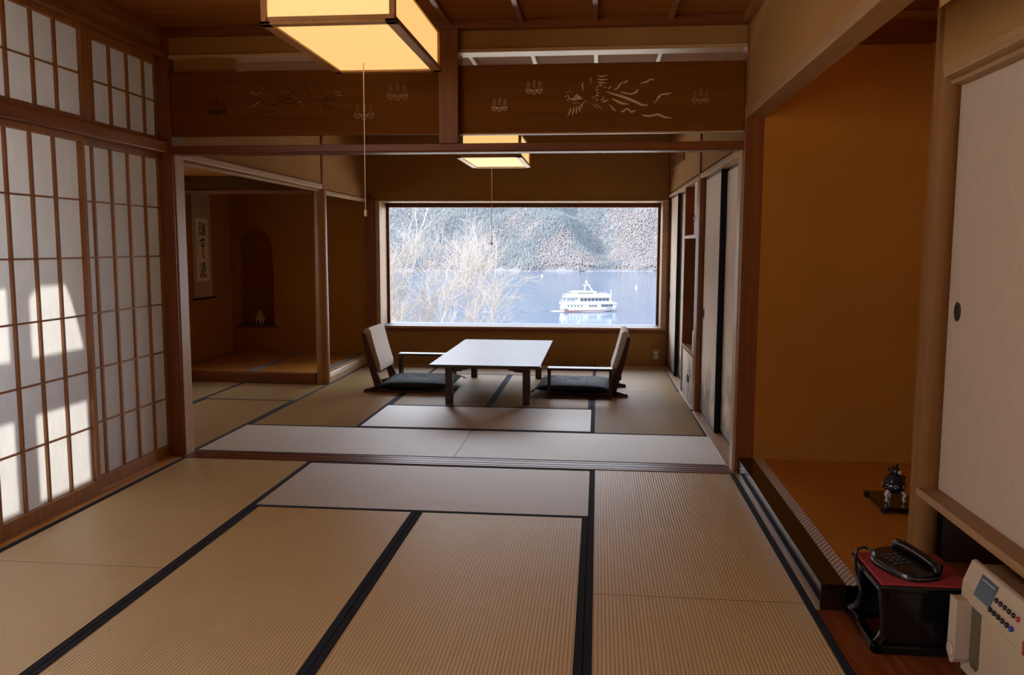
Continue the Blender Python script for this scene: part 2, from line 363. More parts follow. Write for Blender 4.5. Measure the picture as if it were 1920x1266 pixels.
PH = [  # phoenix strokes, in board units
 [(165,340,3),(190,385,5),(230,395,8),(285,390,6),(340,385,2)],[(230,382,2),(262,362,9),(300,370,12),(325,380,3)],[(280,330,2),(262,350,5),(245,372,4)],
 [(150,305,3),(160,318,4)],[(190,295,3),(192,312,4)],[(215,330,4),(222,328,3)],[(140,355,3),(146,368,4)],[(158,390,3),(162,405,3)],[(175,400,3),(176,418,3)],
 [(345,205,2),(328,232,6),(340,262,5),(332,302,2)],
 [(410,160,4),(436,155,3)],[(412,185,4),(438,178,3)],[(415,212,3),(436,205,3)],
 [(495,137,2),(550,143,6),(610,132,2)],[(497,172,2),(555,180,7),(615,176,2)],[(497,204,2),(545,213,7),(598,215,2)],[(510,237,3),(540,242,7),(560,236,2)],
 [(485,262,3),(510,258,4)],[(485,290,7),(515,292,4)],[(495,325,5),(522,328,4)],[(487,350,7),(515,358,5)],[(450,375,4),(475,372,3)],[(490,385,3),(503,412,5)],
 [(580,262,5),(595,270,4)],[(655,250,2),(640,272,5),(622,282,2)],
 [(680,295,2),(725,280,6),(750,240,8),(770,220,4),(800,212,5),(820,212,8),(832,196,5),(848,190,2)],
 [(982,235,2),(1020,215,4),(1052,213,8),(1078,190,5),(1105,185,5),(1136,192,2)],
 [(765,315,3),(800,327,6),(850,338,4),(875,345,6),(915,332,6),(940,320,9),(955,290,3)],
 [(605,312,3),(680,340,6),(760,362,10),(850,395,10),(930,430,9),(1000,465,8),(1075,470,2)],
 [(675,393,5),(720,418,8),(780,446,9),(855,455,2)],
 [(1138,450,2),(1165,420,4),(1190,380,9),(1215,355,6),(1260,347,6),(1285,350,7),(1328,334,2)],
 [(540,402,2),(570,395,5),(578,365,3)],[(558,428,3),(590,420,6),(628,402,2)],
 [(640,455,2),(672,495,6),(710,530,4)],[(768,543,4),(810,525,6),(840,502,6),(870,530,6),(890,545,7),(915,530,5),(935,527,3)],
 [(1000,570,2),(1045,588,6),(1110,588,7),(1180,572,8),(1225,590,8),(1260,605,6),(1340,614,2)],
 [(205,490,3),(195,525,7),(172,580,3)],[(240,478,3),(235,520,7),(222,570,3)],[(270,472,3),(270,515,7),(265,555,3)],[(295,465,3),(305,500,8),(308,535,3)],[(315,440,3),(330,465,8),(330,492,3)],
 [(340,425,4),(352,445,4)],[(365,408,3),(380,428,4)],[(235,425,4),(240,442,3)],[(262,425,4),(260,442,3)],[(288,425,4),(292,440,3)],
 [(450,450,2),(480,470,3),(505,500,2)],[(485,445,2),(520,470,3),(550,500,2)],
]
def PR(u,v,d): return (-.292+u*.000538, 5.2535-d, 2.506-v*.000534)
def PL(u,v,d): return (-2.524+u*.000755, 5.2535-d, 2.507-v*.00072)
t = thing('carved_transom','right-hand carved transom board with a pale flying phoenix','transom board',(-.01,5.27,2.098),0,'carved transom boards')
MB().box(-.858,.866,-.017,.017,0,.412).build('board', W_RANMA, t, .002)
MB().box(-.858,.866,-.022,.022,-.008,0).build('lower_rail', W_PALE_X, t)
m = MB()
for s_ in PH: m.ribbon([(a,b,c*1.35) for a,b,c in s_], PR)
m.xf(lambda x,y,z:(x+.01,y-5.27,z-2.098)).build('phoenix_pattern', REL, t)
rnd = random.Random(3)
for cu, cv, cs in ((-610,460,80),(-215,270,85)):
    m = MB(); crest(m,cu,cv,cs,PR,rnd)
    m.xf(lambda x,y,z:(x+.01,y-5.27,z-2.098)).build('crest_pattern', REL, t)
m = MB(); crest(m,1650,400,85,PR,rnd)
m.xf(lambda x,y,z:(x+.01,y-5.27,z-2.098)).build('crest_pattern', REL_M, t)
t = thing('carved_transom','left-hand carved transom board with a dark phoenix, partly behind the lamp','transom board',(-1.84,5.27,2.098),0,'carved transom boards')
MB().box(-.90,.85,-.017,.017,0,.402).build('board', W_RANMA, t, .002)
m = MB()
def PLp(u,v,d): return PL(1240-u*.62, 60+v*.52, d)
for i,s_ in enumerate(PH): m.ribbon([(a,b,c*.8) for a,b,c in s_], PLp)
for i in range(60):
    u = rnd.uniform(540,1130); v = 110+rnd.random()*200-abs(u-830)*.10; l = rnd.uniform(6,16); a = rnd.uniform(-.9,.9)
    m.ribbon([(u,v,1),(u+l*math.cos(a),v+l*math.sin(a),2.2)], PL)
m.xf(lambda x,y,z:(x+1.84,y-5.27,z-2.098)).build('phoenix_pattern', REL_D, t)
m = MB(); crest(m,120,330,75,PL,rnd); m.xf(lambda x,y,z:(x+1.84,y-5.27,z-2.098)).build('crest_pattern', REL_D, t)
for cu, cv, cs in ((1675,225,78),(1390,385,75)):
    m = MB(); crest(m,cu,cv,cs,PL,rnd); m.xf(lambda x,y,z:(x+1.84,y-5.27,z-2.098)).build('crest_pattern', REL_M, t)
m = MB()
for s_ in ([(1140,198,2),(1195,203,4)],[(1150,222,2),(1205,235,5)],[(785,236,3),(820,248,4)],[(830,278,3),(860,283,3)],[(410,180,3),(440,208,5),(485,212,3),(515,182,2)],[(420,322,3),(470,290,4),(500,268,3)]): m.ribbon(s_, PL)
m.xf(lambda x,y,z:(x+1.84,y-5.27,z-2.098)).build('highlight_pattern', REL_M, t)  # paler strokes painted as highlights on the dark carving

# ------------------------------------------------------------------ ceilings
m = MB()
for i in range(10): m.box(-2.92,.95,5.4-(i+1)*.62,5.4-i*.62-.003,CZ,CZ+.02)
for i in range(8): m.box(-2.92,.95,5.4+i*.62,5.4+(i+1)*.62-.003,CZ,CZ+.02)
struct('ceiling', m.box(-4.7,2.3,-.8,10.4,CZ+.02,CZ+.12), W_CEIL, 'cedar board ceiling over both rooms', 'ceiling')
for n,(y0,y1,mat,lab) in enumerate(((-.6,5.19,W_BEAM_Y,'thin battens under the near room ceiling'),(5.37,9.9,W_PALE_Y,'thin battens under the far room ceiling'))):
    m = MB()
    for k in range(-4,4): m.box(-.052+.443*k,-.024+.443*k,y0,y1,CZ-.026,CZ)
    struct('trim_%d'%(12+n), m, mat, lab, 'ceiling battens')

# ------------------------------------------------------------------ far room: window wall
def bw(m): return m.xf(BW)
Y0 = 9.97
wx0, wx1, wz0, wz1 = -2.60, .735, .452, 1.93
m = MB().box(-2.76,1.0,Y0,Y0+.12,-.06,wz0-.03).box(-2.76,1.0,Y0,Y0+.12,wz1+.02,CZ).box(-2.76,wx0-.02,Y0,Y0+.12,wz0-.03,wz1+.02).box(wx1+.02,1.0,Y0,Y0+.12,wz0-.03,wz1+.02)
struct('wall_window', bw(m), PLAST, 'plaster window wall at the end of the far room', 'wall')
t = tag(thing('window_1','wide picture window looking over the lake','window',(0,0,0)),'wide picture window looking over the lake','window',None,'structure')
m = MB().box(-2.655,-2.60,Y0-.025,Y0+.03,.43,1.945).box(.735,.80,Y0-.025,Y0+.03,.43,1.945).box(-2.655,.80,Y0-.028,Y0+.03,1.93,1.948).box(-2.655,.80,Y0-.03,Y0+.03,.428,.452)
bw(m).build('window_frame', W_PALE_X, t, .003)
m = MB().box(wx0-.02,wx0,Y0+.03,Y0+.42,wz0-.02,wz1).box(wx1,wx1+.02,Y0+.03,Y0+.42,wz0-.02,wz1).box(wx0,wx1,Y0+.03,Y0+.42,wz0-.025,wz0-.003)
bw(m).build('window_reveal', W_PALE_Z, t)
bw(MB().box(wx0,wx1,Y0+.03,Y0+.42,wz0-.003,wz0+.001)).build('window_sill', plain('weathered_grey_sill',(.085,.082,.09),.6), t)
bw(MB().box(wx0,wx1,Y0+.03,Y0+.42,wz1-.003,wz1+.02).box(wx0,wx1,Y0+.30,Y0+.34,1.875,wz1)).build('window_head', W_BEAM_X, t)
m = MB().box(wx0,wx0+.028,Y0+.32,Y0+.36,wz0,wz1-.02).box(wx1-.03,wx1,Y0+.32,Y0+.36,wz0,wz1-.02).box(wx0,wx1,Y0+.32,Y0+.36,1.875,wz1-.02)
bw(m).build('sash', W_BEAM_X, t)
bw(MB().box(wx0+.02,wx1-.02,Y0+.338,Y0+.342,wz0-.003,1.89)).build('glass_pane', GLASS, t)
struct('trim_14', bw(MB().box(-2.76,-2.655,Y0-.05,Y0+.05,-.06,1.985)), W_PILLAR, 'corner post left of the picture window', 'post', .003)
struct('trim_15', bw(MB().box(.80,.90,Y0-.04,Y0+.05,-.06,CZ)), W_PILLAR, 'corner post right of the picture window', 'post', .003)
struct('trim_16', bw(MB().box(-2.76,.86,Y0-.035,Y0+.01,2.72,CZ)), W_BEAM_X, 'ceiling moulding above the picture window wall', 'moulding')
struct('trim_17', bw(MB().box(-2.655,.80,Y0-.02,Y0+.01,.385,.428)), W_BEAM_X, 'wooden apron under the picture window sill', 'sill')
struct('window_ledge', MB().box(-6.5,5.5,10.45,10.95,.30,.40), plain('pale_concrete',(.075,.072,.079),.8), 'pale concrete ledge outside below the picture window', 'ledge')
# wall outlet
t = thing('wall_outlet','small beige double wall outlet low beside the closet doors','wall outlet',(.695,9.985,.073))
MB().box(-.037,.037,-.006,.0,0,.117).build('cover_plate', plain('beige_plastic',(.42,.33,.2),.45), t, .003)
m = MB().box(-.017,.017,-.010,-.004,.018,.055).box(-.017,.017,-.010,-.004,.062,.099); m.build('socket', plain('cream_plastic',(.72,.66,.52),.4), t, .002)

# ------------------------------------------------------------------ far room: right wall with closets
def rw(m): return m.xf(RW)
FX0 = .855
m = MB().box(FX0+.012,1.0,5.37,10.05,2.03,CZ+.02).box(1.25,1.30,5.3,10.1,-.06,2.1).box(.99,1.30,7.15,7.2,-.06,2.1).box(.985,1.30,8.30,8.38,-.06,2.1)
struct('wall_right', rw(m), PLAST, 'plaster upper wall over the closet doors on the right', 'wall')
struct('trim_18', rw(MB().box(FX0,.99,5.375,7.19,1.972,2.008)), W_PALE_Y, 'head rail above the two near closet doors', 'rail', .002)
struct('trim_19', rw(MB().box(FX0,.99,7.30,9.95,1.972,2.002)), W_PALE_Y, 'head rail above the far closet doors and shelf niche', 'rail', .002)
struct('trim_20', rw(MB().box(FX0,.985,7.19,7.302,-.06,1.99).box(FX0-.003,.94,7.215,7.275,1.99,CZ)), W_PILLAR, 'slim post between the near closet doors and the shelf niche', 'post', .003)
struct('trim_21', rw(MB().box(.838,.99,5.385,7.19,-.06,.006).box(.838,.99,7.302,9.96,-.06,.004)), W_PALE_Y, 'wooden floor rail under the closet doors', 'door sill', .002)
struct('trim_22', rw(MB().box(FX0-.03,FX0+.02,5.37,10.0,2.72,CZ)), W_BEAM_Y, 'ceiling moulding along the right wall of the far room', 'moulding')
MTN = None
def fusuma_paper(name, seed):
    m_, nt, out = newmat(name); b = pbsdf(nt, out, (.6,.5,.38), .85)
    t_ = nt.nodes.new('ShaderNodeTexCoord'); s_ = nt.nodes.new('ShaderNodeSeparateXYZ'); nt.links.new(t_.outputs['Object'], s_.inputs[0])
    mp = nt.nodes.new('ShaderNodeMapping'); mp.inputs['Location'].default_value = (seed,seed*2.3,0); nt.links.new(t_.outputs['Object'], mp.inputs[0])
    n = noise(nt, mp.outputs[0], 3.2, 3); grain = noise(nt, mp.outputs[0], 60, 2)
    h = mathn(nt,'ADD', mathn(nt,'MULTIPLY',n,1.5), mathn(nt,'MULTIPLY',s_.outputs['Z'],-1.35))
    ink = mathn(nt,'MULTIPLY', mathn(nt,'SUBTRACT',h,.10), 1.6); ink.node.use_clamp = True
    ink = mathn(nt,'MULTIPLY', ink, mathn(nt,'ADD',mathn(nt,'MULTIPLY',noise(nt,mp.outputs[0],9,3),.8),.1))
    nt.links.new(ramp(nt, mathn(nt,'ADD',ink,mathn(nt,'MULTIPLY',grain,.05)), [(.0,(.84,.73,.60)),(.14,(.77,.66,.53)),(.5,(.30,.26,.23))]), b.inputs['Base Color']); return m_
def fusuma(x, y0, y1, label, pull, seed, z0=.006, z1=1.972):
    """a sliding door in the right wall; x is its room-side face"""
    cy = (y0+y1)/2; px = RW(x,cy,0)[0]
    t = thing('fusuma_door', label, 'sliding door', (px,cy,z0), math.atan(.0128), 'painted sliding closet doors'); h = z1-z0; a = (y1-y0)/2
    MB().box(.003,.030,-a+.012,a-.012,.018,h-.014).build('paper_panel', fusuma_paper('ink_painted_paper',seed), t)
    MB().box(-.002,.034,-a,-a+.020,0,h).box(-.002,.034,a-.020,a,0,h).box(-.002,.034,-a,a,0,.02).box(-.002,.034,-a,a,h-.018,h).build('black_frame', BLACKMAT, t, .002)
    if pull is not None:
        m = MB().ball((.003,pull-cy,.845),.006,.026,.046); m.build('recessed_pull', PULL, t)
    return t
fusuma(.900,6.345,7.195,'painted closet door beside the slim post, with an oval pull',7.10,1.3)
fusuma(.945,5.38,6.42,'nearest painted closet door, set back beside the big right pillar',None,4.1)
fusuma(.885,9.17,9.955,'farthest painted closet door, next to the picture window',9.86,7.7)
fusuma(.928,8.33,9.23,'painted closet door between the farthest one and the shelf niche',None,9.2)
# shelf niche unit
t = thing('shelf_cabinet','tall built-in wooden shelf niche between the two pairs of closet doors','cabinet',RW(.86,7.80,0))
def sn(m): return m.xf(lambda x,y,z:(RW(x,y,z)[0]-RW(.86,7.8,0)[0], y-7.8, z))
m = MB().box(.858,1.24,8.245,8.305,.004,1.972).box(.858,1.24,7.303,7.345,.004,1.972).box(1.2,1.24,7.303,8.30,.004,1.972)
sn(m).build('carcass', W_PILLAR, t, .002)
sn(MB().box(.858,.884,7.303,7.405,.004,1.972)).build('front_stile', W_PALE_Z, t, .002)
sn(MB().box(.858,1.24,7.345,8.245,1.482,1.512)).build('shelf', W_PALE_Y, t, .002)
sn(MB().box(.856,1.24,7.345,8.245,.440,.472)).build('shelf', W_BEAM_Y, t, .002)
pp = fusuma_paper('ink_painted_cabinet_paper',2.2)
o = sn(MB().box(.872,.892,7.345,7.668,1.514,1.970)).build('upper_door', pp, t, .002)
sn(MB().ball((.870,7.645,1.66),.006,.014,.034)).build('recessed_pull', LACQ_BLK, o)
for y0,y1,yp_ in ((7.405,7.738,7.715),(7.742,8.243,7.80)):
    o = sn(MB().box(.866,.886,y0,y1,.008,.438)).build('lower_door', fusuma_paper('ink_painted_small_door',y0), t, .002)
    sn(MB().box(.858,.868,yp_-.02,yp_+.02,.17,.235)).build('metal_pull', LACQ_BLK, o, .002)
# stacked papers on the shelf
t = thing('folded_papers','small pale stack of folded papers standing on the low niche shelf','papers',(RW(.92,7.55,0)[0],7.55,.472))
m = MB()
for i in range(6): m.box(-.045+i*.012,-.036+i*.012,-.07,.07,0,.19+.012*((i*7)%4))
m.build('papers', plain('off_white_paper',(.62,.55,.44),.9), t)
# lattice vent high on the right wall
t = thing('wall_vent','small wooden slatted vent high on the right wall near the window','vent',(RW(.866,9.05,0)[0],9.05,2.30),math.atan(.0128))
MB().box(-.012,.004,-.56,-.53,-.05,.09).box(-.012,.004,.53,.56,-.05,.09).box(-.012,.004,-.56,.56,-.05,-.035).box(-.012,.004,-.56,.56,.075,.09).build('frame', W_BEAM_Y, t)
m = MB()
for i in range(22): m.box(-.008,.002,-.52+i*.048,-.495+i*.048,-.04,.08)
m.box(-.001,.003,-.54,.54,-.04,.08); m.build('slats', W_BEAM_Y, t)

# ------------------------------------------------------------------ far room: left wall and far alcove
AX = -2.75
struct('trim_23', MB().box(AX-.05,AX+.012,5.375,8.20,1.968,2.012).box(AX-.10,AX-.02,5.375,8.20,1.948,1.972), W_PALE_Y, 'pale lintel over the side bay, sloping away in perspective', 'lintel', .003)
struct('trim_24', MB().box(AX-.06,AX+.005,8.28,9.90,1.922,1.958), W_PALE_Y, 'pale lintel over the side opening of the far alcove', 'lintel', .003)
struct('wall_alcove_upper', MB().box(AX-.07,AX-.012,5.375,9.9,1.95,CZ+.02), PLAST, 'plaster wall above the side bay and far alcove', 'wall')
struct('trim_25', MB().box(AX-.03,AX-.004,8.235,8.285,1.96,CZ), W_PILLAR, 'thin upright strip on the plaster over the alcove post', 'strip')
struct('trim_26', MB().box(AX-.02,AX+.03,5.37,9.9,2.72,CZ), W_BEAM_Y, 'ceiling moulding along the left wall of the far room', 'moulding')
AZ = .105
m = MB().lathe([(.067,-.03),(.067,.6),(.064,1.2),(.063,1.97)],(-2.787,8.262,0),28)
t = tag(m.build('trim_27', wood('polished_alcove_log',(.30,.14,.04),(.42,.21,.07),'z',.4)), 'round polished post at the corner of the far alcove','post',None,'structure')
struct('trim_28', MB().box(-4.47,-2.85,8.215,8.29,-.06,AZ), W_BEAM_X, 'wooden front step edge of the far alcove floor', 'step edge', .006)
struct('trim_29', MB().prism([(AX-.085,-.05),(AX+.02,-.05),(AX+.022,.06),(AX+.005,AZ-.005),(AX-.085,AZ)],8.30,9.86,'y'), W_PALE_Y, 'pale rounded log edging the far alcove floor', 'step edge', .008)
mat_obj(-4.46,-3.60,8.285,9.87,'y','brown alcove mat under the hanging scroll',mat=TAT_TOKO,heri=HERI_BLUE,z=AZ,t=.05,group='alcove floor mats',name='alcove_mat',hw=.03)
mat_obj(-3.60,-2.835,8.285,9.87,'y','brown alcove mat between the brocade borders behind the round post',mat=TAT_TOKO,heri=HERI_BLUE,z=AZ,t=.05,group='alcove floor mats',name='alcove_mat',hw=.055)
struct('wall_alcove_left', MB().box(-4.60,-4.47,5.36,5.6,-.06,CZ).box(-4.60,-4.47,8.0,10.0,-.06,CZ).box(-4.60,-4.47,5.6,8.0,-.06,.75).box(-4.60,-4.47,5.6,8.0,1.70,CZ), PLAST_A, 'ochre left wall of the far alcove and side bay', 'wall')
struct('wall_bay_front', MB().box(-4.60,-2.835,5.26,5.36,-.06,CZ), PLAST, 'wall closing the side bay behind the shoji', 'wall')
# alcove back wall with an arched niche cut in
nx0,nx1,nz0,nz1 = -4.40,-3.935,.435,1.585
rr = (nx1-nx0)/2; ncx = (nx0+nx1)/2; zs = nz1-rr*.86
arch = [(nx0,nz0),(nx0,zs)] + [(ncx-rr*math.cos(PI*i/16), zs+rr*.86*math.sin(PI*i/16)) for i in range(1,16)] + [(nx1,zs),(nx1,nz0)]
YB = 9.88
m = MB().box(-4.60,nx0,YB,YB+.0005,-.06,CZ).box(nx1,-2.70,YB,YB+.0005,-.06,CZ).box(nx0,nx1,YB,YB+.0005,-.06,nz0-.001)
top = [(x,z) for x,z in arch[1:-1]]
for i in range(len(top)-1):
    (xa,za),(xb,zb) = top[i],top[i+1]
    if abs(xb-xa) < 1e-6: continue
    m.add([(xa,YB,za),(xb,YB,zb),(xb,YB,CZ),(xa,YB,CZ)],[(0,1,2,3)])
for i in range(len(arch)-1):
    (xa,za),(xb,zb) = arch[i],arch[i+1]
    m.add([(xa,YB,za),(xb,YB,zb),(xb,YB+.26,zb),(xa,YB+.26,za)],[(0,1,2,3)])
m.box(nx0-.02,nx1+.02,YB+.26,YB+.32,nz0-.03,nz1+.04)
struct('wall_alcove_back', m, PLAST_A, 'ochre back wall of the far alcove with an arched niche', 'wall')
struct('trim_30', MB().box(nx0-.02,nx1+.045,YB-.02,YB+.26,nz0-.025,nz0), W_BEAM_X, 'thin dark shelf board at the bottom of the arched niche', 'shelf', .002)
struct('trim_31', MB().box(-4.47,-2.85,8.215,8.27,1.922,1.962), W_BEAM_X, 'lintel across the front of the far alcove', 'lintel', .003)
struct('wall_alcove_front', MB().box(-4.47,-2.82,8.225,8.275,1.962,CZ), wood('unlit_tone_board',(.07,.024,.004),(.11,.04,.008),'x',.8,1.0,Specular_IOR_Level=.1), 'dark boarding above the front lintel of the far alcove', 'wall')  # board colour darkened to stand for missing light above the lintel
struct('ceiling_bay', MB().box(-4.6,-2.82,5.36,8.23,2.10,2.14), W_CEIL, 'low dark board ceiling of the side bay', 'ceiling')
# hanging scroll
INK = plain('black_ink',(.008,.008,.010),.7)
t = thing('hanging_scroll','hanging scroll with three large brush characters on the alcove wall','scroll',(-4.47,9.13,.80))
MB().box(.004,.008,-.225,.225,.012,1.45).build('silk_mount', weave('pinkish_grey_silk',(.48,.29,.21),(.58,.38,.28),300,.8), t)
MB().box(.008,.0095,-.150,.150,.20,.905).build('paper', plain('aged_cream_paper',(.82,.70,.50),.9), t)
MB().tube([(.012,-.26,.006),(.012,.26,.006)],.013,12).build('roller', W_CHAIR, t)
MB().tube([(.008,-.225,1.45),(.008,.225,1.45)],.008,8).build('top_rod', W_CHAIR, t)
STK = [
 # first character
 [(10,12,3),(38,8,4)],[(24,10,4),(24,84,5)],[(8,44,3),(40,40,4)],[(4,88,3),(44,76,5)],
 [(72,4,4),(72,30,4)],[(54,14,4),(56,32,4),(92,28,4)],[(92,10,4),(92,30,4)],[(50,44,3),(98,40,4)],[(70,44,4),(66,56,4)],
 [(54,58,4),(54,96,5)],[(54,58,3),(96,54,5),(96,94,5),(88,90,3)],[(68,60,4),(68,90,4)],[(82,58,4),(82,90,4)],
 # second
 [(50,108,3),(58,114,5)],[(20,128,3),(60,118,6),(88,122,5),(80,134,3)],[(20,126,4),(16,140,4)],[(54,122,5),(54,160,6)],[(32,146,4),(40,150,4)],[(70,142,4),(78,146,4)],
 [(28,164,3),(80,158,5)],[(54,160,6),(52,200,6),(56,236,5)],[(60,232,3),(74,240,5),(78,252,3)],
 # third
 [(10,282,4),(20,290,5)],[(4,304,4),(14,312,5)],[(24,318,4),(16,350,5),(10,372,6)],
 [(56,268,4),(56,304,4)],[(40,280,4),(40,304,4),(78,300,4)],[(40,280,3),(80,276,4),(78,302,4)],[(40,292,3),(78,288,3)],
 [(32,318,3),(90,310,5)],[(44,316,4),(40,340,5),(34,376,6)],[(50,332,3),(84,326,4)],[(50,346,4),(58,370,5),(70,358,3)],[(60,340,4),(78,356,5),(94,376,7)],[(72,336,3),(86,330,3)],
]
def PS(u,v,d): return (.0098+d, -.085+u*.00172, .87-v*.00168)
m = MB()
for s_ in STK: m.ribbon(s_, PS, .0008)
m.build('calligraphy', INK, t)
m = MB()
for i in range(7): m.ribbon([(-22+ (i%2)*3,122+i*17,2.2),(-15,128+i*17,2.4),(-20,134+i*17,1.6)], PS, .0008)
m.build('small_signature', plain('faded_brown_ink',(.16,.10,.055),.8), t)

# incense burners
def burner(name, label, loc, s, body, pale, rz=0):
    t = thing(name, label, 'incense burner', loc, rz, 'incense burners')
    MB().lathe([(.012,.045),(.035,.048),(.052,.066),(.056,.084),(.050,.100),(.040,.108),(.046,.114),(.044,.118),(.03,.118)],(0,0,0),22).xf(lambda x,y,z:(x*s,y*s,z*s)).build('bowl', body, t)
    for k in range(3):
        a = -PI/2 + .5 + k*2*PI/3
        c, q = math.cos(a), math.sin(a)
        MB().tube([(c*.036*s,q*.036*s,.062*s),(c*.052*s,q*.052*s,.040*s),(c*.044*s,q*.044*s,.018*s),(c*.052*s,q*.052*s,.004*s)],[.013*s,.010*s,.007*s,.010*s],9).build('leg', pale, t)
    for q in (-1,1):
        MB().tube([(q*.050*s,0,.082*s),(q*.074*s,0,.088*s),(q*.078*s,0,.112*s),(q*.062*s,0,.122*s)],[.007*s,.006*s,.005*s,.004*s],8).build('handle', body, t)
    m = MB().lathe([(.042,.118),(.036,.130),(.022,.138),(.010,.141)],(0,0,0),20).xf(lambda x,y,z:(x*s,y*s,z*s)); lid = m.build('lid', body, t)
    m = MB().ball((0,-.004*s,.152*s),.022*s,.026*s,.020*s).ball((0,-.026*s,.150*s),.012*s,.012*s,.010*s).ball((-.018*s,.0,.170*s),.008*s,.005*s,.013*s).ball((.016*s,.002*s,.172*s),.008*s,.005*s,.016*s).ball((.014*s,.03*s,.148*s),.012*s,.02*s,.014*s)
    m.build('lion_finial', body, lid)
    MB().ball((0,-.030*s,.150*s),.0125*s,.009*s,.011*s).build('lion_face', pale, lid)
    m = MB()
    for k in range(8):
        a = 2*PI*k/8; pts = []
        for i in range(7):
            b = i/6*1.7*PI; r = .013*(1-i/8)
            aa = a + r*math.cos(b)/.056
            pts.append((math.cos(aa)*.056*s, math.sin(aa)*.056*s, (.082+r*math.sin(b))*s))
        m.tube(pts, .0022*s, 5)
    m.build('swirl_relief', pale, t)
    return t
BRZ = plain('dull_bronze',(.62,.44,.26),.5); SIL = plain('pale_bronze',(.80,.66,.50),.5)
DKP = plain('dark_blue_glaze',(.018,.020,.032),.16); PAL = plain('pale_glaze',(.55,.47,.40),.3)
burner('incense_burner','bronze incense burner on the shelf of the arched niche',(-4.16,YB+.09,nz0),.98,BRZ,SIL)

# ------------------------------------------------------------------ low table
t = thing('low_table','low dark lacquered table with a bright reflecting top','table',(-.97,8.115,.0015))
MB().box(-.485,.485,-1.015,1.015,.352,.380).build('tabletop', W_TABLE, t, .004)
def apron(L):
    prof = [(-L,.352),(L,.352),(L,.285),(L-.07,.287),(L-.10,.300),(L-.125,.302),(L-.16,.322),(L-.22,.328),(-L+.22,.328),(-L+.16,.322),(-L+.125,.302),(-L+.10,.300),(-L+.07,.287),(-L,.285)]
    return prof
m = MB().prism(apron(.32),-.765,-.745,'y').prism(apron(.32),.745,.765,'y').prism(apron(.73),-.36,-.34,'x').prism(apron(.73),.34,.36,'x')
m.build('apron', W_TABLE, t, .002)
for sx in (-1,1):
    for sy in (-1,1):
        MB().box(sx*.315,sx*.380,sy*.735,sy*.800,0,.352).build('leg', W_TABLE, t, .004)

# ------------------------------------------------------------------ floor chairs (face +x), cushions, armrests
FABR = weave('cream_woven_fabric',(.50,.42,.35),(.66,.58,.50),160,.9)
t = thing('floor_chair','legless floor chair left of the table, showing its cream backrest front','floor chair',(-1.9,8.11,0),0,'legless floor chairs')
def cside(y0, y1):
    run = [(-.335,0),(.22,0),(.22,.018),(-.05,.024),(-.10,.040),(-.20,.058),(-.245,.05),(-.29,.036),(-.325,.030),(-.338,.014)]
    post = [(-.225,.04),(-.145,.045),(-.175,.12),(-.225,.25),(-.285,.43),(-.318,.555),(-.335,.572),(-.352,.560),(-.345,.52),(-.318,.38),(-.285,.25),(-.25,.13)]
    return MB().prism(run,y0,y1,'y').prism(post,y0,y1,'y')
for y0 in (-.305,.270): cside(y0,y0+.035).build('side_frame', W_CHAIR, t, .004)
MB().box(-.20,.22,-.27,.27,.012,.026).build('seat', W_CHAIR, t, .002)
MB().box(-.275,-.235,-.27,.27,.155,.195).box(-.20,-.17,-.27,.27,.03,.06).build('stretcher', W_CHAIR, t, .004)
pad = [(-.225,.185),(-.180,.200),(-.183,.26),(-.225,.40),(-.262,.545),(-.275,.600),(-.300,.618),(-.330,.610),(-.345,.585),(-.318,.47),(-.275,.33)]
MB().prism(pad,-.262,.262,'y',True).build('backrest', FABR, t, .012, 3)
dup(t,(-.045,8.13,0),PI,'legless floor chair right of the table, facing away to the left')

CUSH, nt, out = newmat('dark_green_grey_cushion'); b = pbsdf(nt,out,(.02,.03,.035),.8); b.inputs['Specular IOR Level'].default_value = .25
tc = nt.nodes.new('ShaderNodeTexCoord'); vl = nt.nodes.new('ShaderNodeVectorMath'); vl.operation = 'LENGTH'; nt.links.new(tc.outputs['Object'],vl.inputs[0])
wv = noise(nt, coords(nt), 38, 2, .4); msk = mathn(nt,'LESS_THAN',vl.outputs['Value'],.26)
msk2 = mathn(nt,'MULTIPLY',msk,mathn(nt,'GREATER_THAN',wv,.50))
nt.links.new(ramp(nt,msk2,[(0,(.012,.020,.024)),(1,(.085,.075,.08))]),b.inputs['Base Color'])
def cushion(label, loc, rz):
    t = thing('floor_cushion', label, 'cushion', loc, rz, 'square floor cushions')
    n = 26; vs = []; fs = []
    for s_ in (1,-1):
        for i in range(n+1):
            for j in range(n+1):
                u, v = i/n*2-1, j/n*2-1
                e = (1-abs(u)**3.2)*(1-abs(v)**3.2); e = max(e,0)**.42
                rr_ = .36*(1-.035*(1-u*u)*abs(v)**2) ; rs = .36*(1-.035*(1-v*v)*abs(u)**2)
                cn = math.exp(-((u*u+v*v)/.012))
                z = .042 + (.050*e - .018*cn if s_ > 0 else -.040*e)
                vs.append((u*rs, v*rr_, z))
    N = (n+1)**2
    for q in (0,1):
        for i in range(n):
            for j in range(n):
                a = q*N+i*(n+1)+j; f = (a,a+1,a+n+2,a+n+1); fs.append(f if q == 0 else f[::-1])
    MB().add(vs,fs,True).build('cover', CUSH, t)
    for sx in (-1,1):
        for sy in (-1,1):
            m = MB()
            for k in range(5):
                a = (k-2)*.25; d = Vector((sx,sy,0)).normalized()
                e = Matrix.Rotation(a,3,'Z') @ d
                m.tube([(sx*.345,sy*.345,.042),(sx*.355+e.x*.02,sy*.355+e.y*.02,.03),(sx*.355+e.x*.05,sy*.355+e.y*.05,.012)],[.003,.004,.002],5)
            m.build('tassel', CUSH, t)
    return t
cushion('dark square cushion on the left floor chair',(-1.735,8.12,.028),.02)
cushion('dark square cushion on the right floor chair, seen through the armrest',(-.215,8.13,.028),-.03)
